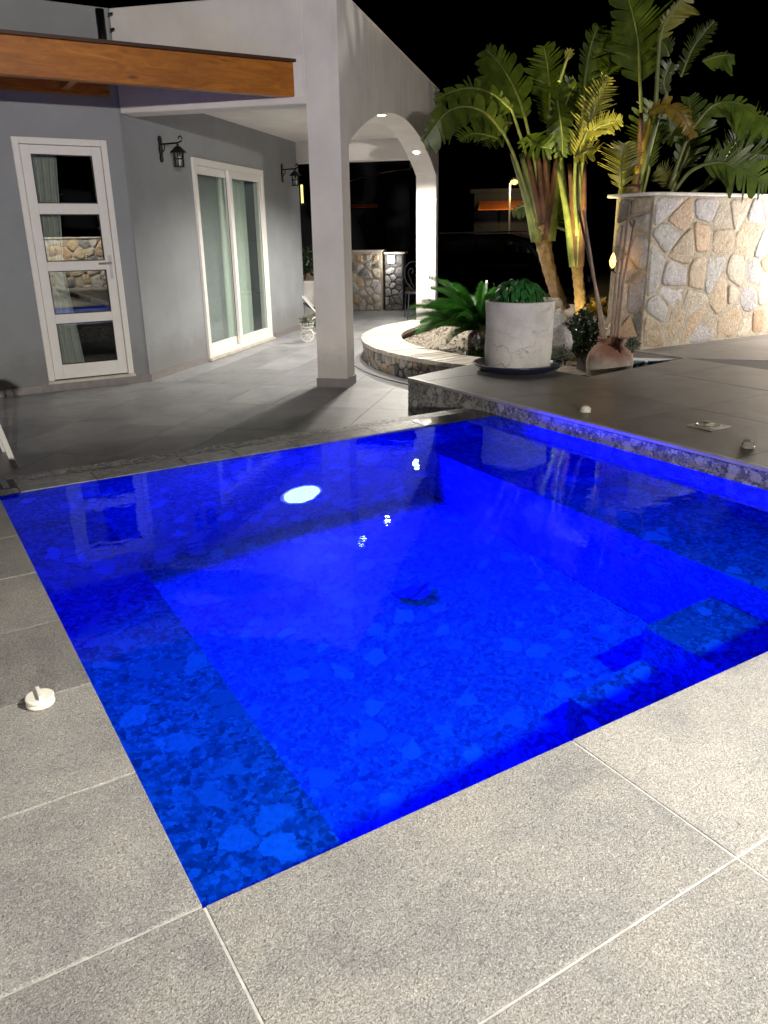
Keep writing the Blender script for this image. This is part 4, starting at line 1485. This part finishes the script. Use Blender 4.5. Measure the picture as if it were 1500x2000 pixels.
cyb = Vector((5.20, 5.76, -.10))
cy = empty('sago_palm', cyb, 'spreading dark green sago palm in the round planter', 'cycad')
MB().lathe([(.11, -.03), (.13, .08), (.12, .2), (.07, .26), (.01, .27)], cyb, 16, .02).build('trunk', 'sheath', cy)
cms = [cycad_mesh(1), cycad_mesh(2, .88), cycad_mesh(3, .72)]
rc = random.Random(4)
for k in range(84):
    th = k * 2.39996 + rc.uniform(-.1, .1)
    el = math.radians(54 - 52 * (k / 84) ** .8 + rc.uniform(-6, 6))
    put(cms[k % 3], 'frond', 'cycad', cy, cyb + Vector((.03 * math.cos(th), .03 * math.sin(th), .26)), (rc.uniform(-.2, .2), -el, th), rc.uniform(.82, 1.0))


def boulder(loc, sx, sy, sz, seed, mat, label):
    vs, fs = [], []
    nu, nv = 18, 10
    for j in range(nv + 1):
        ph = math.pi * j / nv
        for i in range(nu):
            th = 2 * math.pi * i / nu
            d = Vector((math.sin(ph) * math.cos(th), math.sin(ph) * math.sin(th), math.cos(ph)))
            r = 1 + .28 * noise.noise(d * 1.5 + Vector((seed, 0, 0))) + .12 * noise.noise(d * 4 + Vector((seed, 5, 0)))
            vs.append((loc[0] + d.x * sx * r, loc[1] + d.y * sy * r, loc[2] + d.z * sz * r))
    for j in range(nv):
        for i in range(nu):
            fs.append((j * nu + i, (j + 1) * nu + i, (j + 1) * nu + (i + 1) % nu, j * nu + (i + 1) % nu))
    ob = MB().add(vs, fs).build('boulder', mat, smooth=False)
    tag(ob, label, 'boulder', 'boulders in the planter')


boulder(at(1090, 668, 7.2), .13, .12, .15, 1, ST[4], 'grey boulder just right of the white pot')
boulder(at(1072, 605, 8.6), .16, .16, .14, 2, ST[0], 'pale boulder at the foot of the leaning palm')
boulder(at(1040, 612, 8.4), .14, .14, .12, 3, ST[1], 'grey boulder half hidden behind the pot plant')
boulder(at(1088, 628, 7.9), .10, .10, .12, 5, ST[1], 'small lilac boulder below the leaning palm')


def leafy(name, label, cat, center, rad, nleaf, lmesh, mat, seed, group=None, flat=1.0, stem=True):
    rnd = random.Random(seed)
    c = Vector(center)
    t = empty(name, (c.x, c.y, c.z - rad[2]), label, cat, group)
    b = MB()
    for _ in range(nleaf):
        while True:
            d = Vector((rnd.uniform(-1, 1), rnd.uniform(-1, 1), rnd.uniform(-1, 1)))
            if .25 < d.length < 1:
                break
        d *= .78 + .25 * noise.noise(d * 2.5 + Vector((seed, 0, 0)))
        p = c + Vector((d.x * rad[0], d.y * rad[1], d.z * rad[2]))
        a = Vector((rnd.uniform(-1, 1), rnd.uniform(-1, 1), rnd.uniform(-.6, 1))).normalized()
        s_ = a.cross(Vector((rnd.uniform(-1, 1), rnd.uniform(-1, 1), rnd.uniform(-1, 1)))).normalized()
        L, w_ = lmesh[0] * rnd.uniform(.7, 1.3), lmesh[1] * rnd.uniform(.8, 1.2)
        b.add([p, p + a * L * .5 + s_ * w_, p + a * L, p + a * L * .5 - s_ * w_], [(0, 1, 2, 3)])
    b.build('foliage', mat, t, kind='stuff')
    if stem:
        for k in range(5):
            d = Vector((rnd.uniform(-.5, .5) * rad[0], rnd.uniform(-.5, .5) * rad[1], rad[2] * .4))
            MB().tube([(c.x, c.y, c.z - rad[2] * 1.05), c + d], [.008, .003], 5).build('stem', 'sheath', t)
    return t


leafy('box_shrub', 'clipped dark box shrub left of the clay jar', 'shrub', at(1138, 652, 7.75), (.20, .2, .30), 2600, (.03, .010), 'hedge', 1)
leafy('low_shrub', 'small speckled shrub right of the white pot', 'shrub', at(1090, 690, 6.75), (.13, .12, .08), 700, (.025, .009), 'grey_leaf', 2)
leafy('low_shrub', 'little grey tuft at the foot of the rubble wall', 'shrub', at(1236, 672, 6.9), (.07, .07, .07), 320, (.03, .008), 'grey_leaf', 3)
leafy('low_shrub', 'tiny glossy plants at the foot of the sago palm', 'shrub', (4.86, 5.36, -.05), (.16, .16, .07), 300, (.05, .012), 'cycad', 4)
leafy('low_shrub', 'grey foliage tuft left of the white pot', 'shrub', at(938, 668, 6.7), (.07, .06, .06), 220, (.045, .012), 'grey_leaf', 5)
leafy('low_shrub', 'orange lit leaves between the palm trunks', 'shrub', at(1170, 602, 9.2), (.16, .14, .10), 260, (.08, .025), 'leaf_brown', 6)
leafy('low_shrub', 'dark bush behind the sago palm', 'shrub', at(985, 585, 10.3), (.3, .3, .22), 900, (.06, .014), 'hedge', 7)

# ================================================================== PORCH THINGS AND FAR GARDEN
# flower cart by the house wall
cb = Vector((4.62, 8.86, ZP))
ct = empty('flower_cart', cb, 'white wire flower cart with big wheel beside the house wall', 'planter cart')
ax_ = (at(640, 640, 12) - at(560, 640, 12)).normalized()
ax_.z = 0
ay_ = Vector((-ax_.y, ax_.x, 0))


def ringp(c, r, a, b, n_=24):
    return [c + a * (r * math.cos(2 * math.pi * k / n_)) + b * (r * math.sin(2 * math.pi * k / n_)) for k in range(n_ + 1)]


UZ = Vector((0, 0, 1))
for off in (-.06, .06):
    wc = cb + ay_ * off + UZ * .095
    w_ = MB().tube(ringp(wc, .088, ax_, UZ), .007, 6).build('wheel', 'white_metal', ct, smooth=True)
    for k in range(4):
        a = math.pi * k / 4
        dd = ax_ * math.cos(a) + UZ * math.sin(a)
        MB().tube([wc - dd * .086, wc + dd * .086], .003, 4).build('spoke', 'white_metal', w_)
for z, r in ((.16, .07), (.21, .085), (.255, .095)):
    MB().tube(ringp(cb + UZ * z, r, ax_, ay_), .005, 5).build('basket_ring', 'white_metal', ct)
for k in range(12):
    a = 2 * math.pi * k / 12
    d = ax_ * math.cos(a) + ay_ * math.sin(a)
    MB().tube([cb + UZ * .16 + d * .07, cb + UZ * .255 + d * .095], .003, 4).build('basket_wire', 'white_metal', ct)
MB().tube(catmull([cb + UZ * .12 + ax_ * .08, cb + UZ * .13 + ax_ * .16, cb + UZ * .24 + ax_ * .2, cb + UZ * .3 + ax_ * .23], 10), .006, 6).build('handle', 'white_metal', ct)
leafy('cart_flowers', 'pale grey green flowers filling the white wire cart', 'flowers', cb + UZ * .29, (.11, .11, .06), 260, (.045, .012), 'grey_leaf', 12, stem=False)

# sling chair and pot at the porch end
ch = at(602, 575, 13.2)
ch.z = ZP
sl_ = empty('sling_chair', ch, 'navy canvas sling chair half hidden behind the white column', 'chair')
dx = ax_
dy = Vector((-dx.y, dx.x, 0))


def SC(a, b, z):
    return ch + dx * a + dy * b + UZ * z


canv = catmull([SC(-.22, 0, .62), SC(-.1, 0, .40), SC(.15, 0, .26), SC(.42, 0, .30)], 12)
vs, fs = [], []
for p in canv:
    vs += [p - dy * .26, p + dy * .26, p + dy * .26 - UZ * .012, p - dy * .26 - UZ * .012]
for k in range(len(canv) - 1):
    a = 4 * k
    fs += [(a, a + 1, a + 5, a + 4), (a + 1, a + 2, a + 6, a + 5), (a + 2, a + 3, a + 7, a + 6), (a + 3, a, a + 4, a + 7)]
MB().add(vs, fs).build('canvas', mat_simple('navy_canvas', (.02, .02, .07), .8), sl_, smooth=True)
for b in (-.27, .27):
    MB().tube([SC(-.24, b, .66), SC(.3, b, 0.01)], .016, 6).build('leg', 'white_metal', sl_)
    MB().tube([SC(.44, b, .33), SC(-.2, b, 0.01)], .016, 6).build('leg', 'white_metal', sl_)
MB().tube([SC(-.24, -.27, .655), SC(-.24, .27, .655)], .014, 6).build('crossbar', 'white_metal', sl_)
MB().tube([SC(.44, -.27, .325), SC(.44, .27, .325)], .014, 6).build('crossbar', 'white_metal', sl_)
pdp = at(596, 560, 14.2)
pdp.z = ZP
pd_ = empty('tall_pot', pdp, 'tall white pot under the flowering shrub at the end of the house wall', 'pot')
MB().lathe([(.13, 0), (.15, .02), (.16, .3), (.19, .62), (.21, .66), (.19, .67), (.17, .62), (.02, .6)], pdp, 24).build('body', 'white', pd_, smooth=True)
leafy('flowering_shrub', 'dark shrub with pale blossoms at the end of the house wall', 'shrub', pdp + UZ * .98, (.34, .34, .30), 520, (.085, .03), 'hedge', 13)
leafy('painted_highlights', 'pale blossoms on the dark shrub by the house corner', 'highlights', pdp + UZ * 1.0, (.34, .34, .28), 110, (.06, .02), 'grey_leaf', 14, stem=False)  # pale leaves stand in for bright leaf highlights, put into the colour

# wrought iron chair behind the far pillar
ic = at(812, 590, 14.3)
ic.z = ZP
ir = empty('iron_chair', ic, 'scrolled wrought iron chair partly behind the far white pillar', 'chair')
sm_ = mat_simple('grey_iron', (.10, .10, .13), .4, .5)


def IC(a, b, z):
    return ic + dx * a + dy * b + UZ * z


for sx in (-1, 1):
    MB().tube(catmull([IC(.02 * sx, 0, .45), IC(.16 * sx, 0, .60), IC(.2 * sx, .02, .78), IC(.12 * sx, .04, .92), IC(0, .05, .95)], 16), .010, 6).build('back_scroll', sm_, ir, smooth=True)
    MB().tube(catmull([IC(.02 * sx, 0, .5), IC(.10 * sx, .01, .66), IC(.13 * sx, .02, .78), IC(.07 * sx, .03, .84), IC(.04 * sx, .03, .78), IC(.08 * sx, .03, .75)], 18), .007, 6).build('back_scroll', sm_, ir, smooth=True)
    for b in (0, -.4):
        MB().tube([IC(.17 * sx, b, .44), IC(.2 * sx, b * 1.05, .01)], .011, 6).build('leg', sm_, ir)
MB().lathe([(.01, .43), (.21, .43), (.215, .445), (.21, .455), (.01, .455)], IC(0, -.2, 0), 24).build('seat', sm_, ir)

# garden chair at the left edge
wc0 = Vector((.10, 4.34, ZP))
wch = empty('garden_chair', wc0, 'white garden chair at the left edge of the patio', 'chair')


def GC(a, b, z):
    return Vector((.25 - .35 + a, 4.36 + b, ZP + z))


for a, b in ((.33, -.02), (.33, .46), (-.15, -.02), (-.15, .46)):
    sp_ = .035 if a > 0 else -.035
    MB().obox(lambda u_, v_, z_: GC(a + u_ - sp_ * (z_ / .42) * 2.4, b + v_, z_), (-.018, -.018, 0), (.018, .018, .42)).build('leg', 'white_metal', wch, bevel=.004)
MB().obox(GC, (-.30, -.05, .42), (.30, .50, .45)).build('seat', 'white_metal', wch, bevel=.008)
for k in range(5):
    MB().obox(lambda u_, v_, z_: GC(u_ - .25 * (z_ - .45), v_, z_), (-.30, -.03 + k * .11, .46), (-.275, .04 + k * .11, .9)).build('back_slat', 'white_metal', wch)
MB().obox(lambda u_, v_, z_: GC(u_ - .25 * (z_ - .45), v_, z_), (-.305, -.05, .9), (-.27, .5, .95)).build('top_rail', 'white_metal', wch)

# ------------------------------------------------ far street
# dark car beyond the garden
cc = at(985, 500, 21)
cc.z = -.75
cdir = (at(1085, 500, 21) - at(885, 500, 21))
cdir.z = 0
cdir.normalize()
cdir = (cdir + Vector((cdir.y, -cdir.x, 0)) * .25).normalized()
cside = Vector((-cdir.y, cdir.x, 0))
car = empty('parked_car', cc, 'dark parked estate car glinting beyond the sago palm', 'car')


def CP(a, b, z):
    return cc + cdir * a + cside * b + UZ * z


paint = mat_simple('black_car_paint', (.006, .006, .012), .12, .3, .02)
prof_ = [(-2.2, .45), (-2.22, .75), (-2.1, 1.0), (-1.9, 1.1), (-1.65, 1.62), (-1.3, 1.86), (.3, 1.88), (.75, 1.75), (1.25, 1.2), (1.9, 1.08), (2.2, .92), (2.25, .6), (2.2, .42)]
cb_ = MB()
for sgn in (0,):
    lo = [CP(a, -.86 + (.14 if z > 1.15 else 0), z) for a, z in prof_]
    hi = [CP(a, .86 - (.14 if z > 1.15 else 0), z) for a, z in prof_]
    cb_.prism(lo, hi)
cb_.build('body', paint, car, bevel=.05)
cgl = mat_simple('car_glass', (.01, .01, .014), .04, 0, .02)
for s_ in (-1, 1):
    for poly in ([(-1.55, 1.2), (-1.3, 1.72), (-.55, 1.75), (-.55, 1.2)], [(-.48, 1.2), (-.48, 1.75), (.3, 1.75), (.68, 1.64), (1.02, 1.22)]):
        MB().prism([CP(a, s_ * .80, z) for a, z in poly], [CP(a, s_ * (.868 if z < 1.3 else .735), z) for a, z in poly]).build('window', cgl, car)
    for a in (-1.4, 1.4):
        wcn = CP(a, s_ * .80, .33)
        tyre = MB().tube([wcn - cside * .1, wcn - cside * .09, wcn + cside * .09, wcn + cside * .1], [.28, .33, .33, .28], 20).build('wheel', 'gasket', car)
        MB().tube([wcn + cside * s_ * .101, wcn + cside * s_ * .11], [.2, .19], 16).build('rim', 'steel', tyre)
    MB().tube([CP(.85, s_ * .9, 1.2), CP(.85, s_ * 1.02, 1.25)], [.05, .1], 8).build('mirror', paint, car)
    MB().tube([CP(-1.5, s_ * .68, 1.91), CP(.4, s_ * .68, 1.92)], .02, 6).build('roof_rail', 'steel', car)
    MB().box((0, 0, 0), (.001, .001, .001))
    MB().obox(CP, (2.16, s_ * .55 - .18, .78), (2.262, s_ * .55 + .18, .92)).build('headlight', 'glass_pale', car)

# street lamp
sp0 = at(996, 455, 30)
sp0.z = -.75
top = at(996, 358, 30)
sl = empty('street_lamp', sp0, 'tall street lamp with warm glowing head beyond the parked car', 'street lamp')
MB().tube([sp0, top], [.045, .035], 8).build('pole', 'steel', sl)
hd = at(1005, 352, 30)
MB().lathe([(.02, .1), (.12, .06), (.14, 0), (.12, -.04)], hd + UZ * .02, 14).tube([top, hd + UZ * .06], .03, 6).build('hood', 'iron', sl)
MB().lathe([(.02, -.13), (.10, -.10), (.15, -.02), (.10, .06), (.02, .09)], hd - UZ * .02, 14).build('globe', mat_emit('street_globe', (1, .66, .16), 1.9), sl, smooth=True)
lamp('street_glow', 'POINT', hd - UZ * .25 + (CAM - hd).normalized() * .35, 260, (1, .7, .3), .1, parent=sl)


# far houses with awnings
def far_house(px0_, px1_, D_, ztop, label, aw=None, slit=None, mat='dark_room'):
    a, b = at(px0_, 455, D_), at(px1_, 455, D_)
    a.z = b.z = 0
    d = (b - a).normalized()
    nn = Vector((-d.y, d.x, 0))
    if nn.dot(CAM - a) > 0:
        nn = -nn
    w_ = (b - a).length

    def F(s, v, z):
        return a + d * s + nn * v + UZ * z
    h_ = empty('far_house', F(w_ / 2, 2, -.75), label, 'house')
    MB().obox(F, (0, 0, -.8), (w_, 5, ztop)).build('wall', mat, h_)
    MB().obox(F, (-.15, -.15, ztop), (w_ + .15, 5.15, ztop + .15)).build('roof', mat, h_)
    if aw:
        s0, s1, z0, z1, m_ = aw
        MB().prism([F(s0, -1.3, z0), F(s1, -1.3, z0), F(s1, -.01, z1), F(s0, -.01, z1)], [F(s0, -1.3, z0 + .03), F(s1, -1.3, z0 + .03), F(s1, -.01, z1 + .03), F(s0, -.01, z1 + .03)]).build('awning', m_, h_)
    if slit:
        s0, s1, z0, z1, m_ = slit
        wdw = MB().obox(F, (s0 - .05, -.05, z0 - .05), (s1 + .05, -.005, z1 + .05)).build('window', 'gasket', h_)
        MB().obox(F, (s0, -.058, z0), (s1, -.0505, z1)).build('pane', m_, wdw)
    return h_


oa = mat_simple('orange_awning', (.62, .16, .03), .7)
ra = mat_simple('red_awning', (.4, .03, .02), .7)
far_house(925, 1080, 33, 2.6, 'dark far house with orange awning behind the street lamp', aw=(.2, 2.2, 1.95, 2.28, oa))
far_house(660, 800, 29, 3.4, 'dark far house with red awning seen through the arch', aw=(.3, 1.4, 1.98, 2.12, ra))
far_house(575, 640, 24, 3.2, 'dark far house with a narrow yellow lit window beside the column', slit=(.24, .30, 2.02, 2.5, mat_emit('lit_slit', (1, .85, .25), 2.2)))
lamp_p = at(945, 425, 31)

# overhead cable glinting in the arch
cbl = MB().tube(catmull([at(640, 372, 26), at(690, 352, 25), at(745, 338, 24), at(800, 330, 23)], 20), .012, 5).build('overhead_cable', 'white_metal', smooth=True)
tag(cbl, 'thin pale cable crossing the dark sky inside the arch', 'cable')

# ================================================================== BEHIND THE CAMERA (seen only as reflections and light)
bw = empty('back_wall', (3.5, -4.6, -.3), 'rubble stone wall behind the viewer, lit along its top and mirrored in the door', 'wall')
MB().box((1.8, -5.0, -.7), (9, -4.6, 1.16)).build('core', 'mortar', bw)
stones(bw, lambda s, t, d: Vector((2.2 + s, -4.6 + d, -.1 + t)), 3.2, 1.26, .22, 31, gap=.016, proud=.02, weights=[4, 5, 2, 4, 5, 2])
MB().box((1.78, -5.02, 1.161), (9, -4.56, 1.19)).build('cap', 'cap', bw)
fx = empty('flood_light', (1.9, -2.1, 0), 'post mounted flood light behind the viewer', 'flood light')
MB().tube([(1.9, -2.1, 0), (1.9, -2.1, 2.9)], .03, 10).build('post', 'iron', fx)
MB().box((1.75, -2.16, 2.9), (2.05, -2.04, 3.1)).build('head', 'iron', fx)
MB().box((1.77, -2.14, 2.89), (2.03, -2.05, 2.899)).build('lens', mat_emit('flood_lens', (1, .95, .85), 6), fx)
lamp('flood_beam', 'SPOT', (1.9, -1.95, 2.98), FLOOD, (1.0, .965, .90), .08, aim=(.95, -.95, 0), cone=90, blend=1.0, parent=fx, caustic=True)
fp = empty('lamp_post', (-2.5, -12, -.75), 'tall lamp post behind the viewer', 'lamp post')
MB().tube([(-2.5, -12, -.75), (-2.5, -12, 2.6)], .05, 10).build('post', 'iron', fp)
MB().lathe([(.03, .0), (.2, .05), (.22, .12), (.05, .18)], (-2.5, -12, 2.6), 16).build('head', 'iron', fp)
MB().lathe([(.02, -.08), (.12, -.05), (.16, 0)], (-2.5, -12, 2.595), 16).build('globe', mat_emit('post_globe', (1, .95, .9), 8), fp)
lamp('post_glow', 'POINT', (-2.5, -12, 2.4), POST, (1.0, .94, .85), .16, parent=fp)
lamp('wall_top_glow', 'SPOT', (3.4, -3.75, 2.0), 700, (1.0, .93, .8), .05, aim=(3.4, -4.6, 1.0), cone=120, blend=.9, parent=bw)
MB().tube([(3.4, -4.7, 1.19), (3.4, -4.7, 2.03), (3.4, -3.85, 2.08)], .015, 6).build('lamp_arm', 'iron', bw)
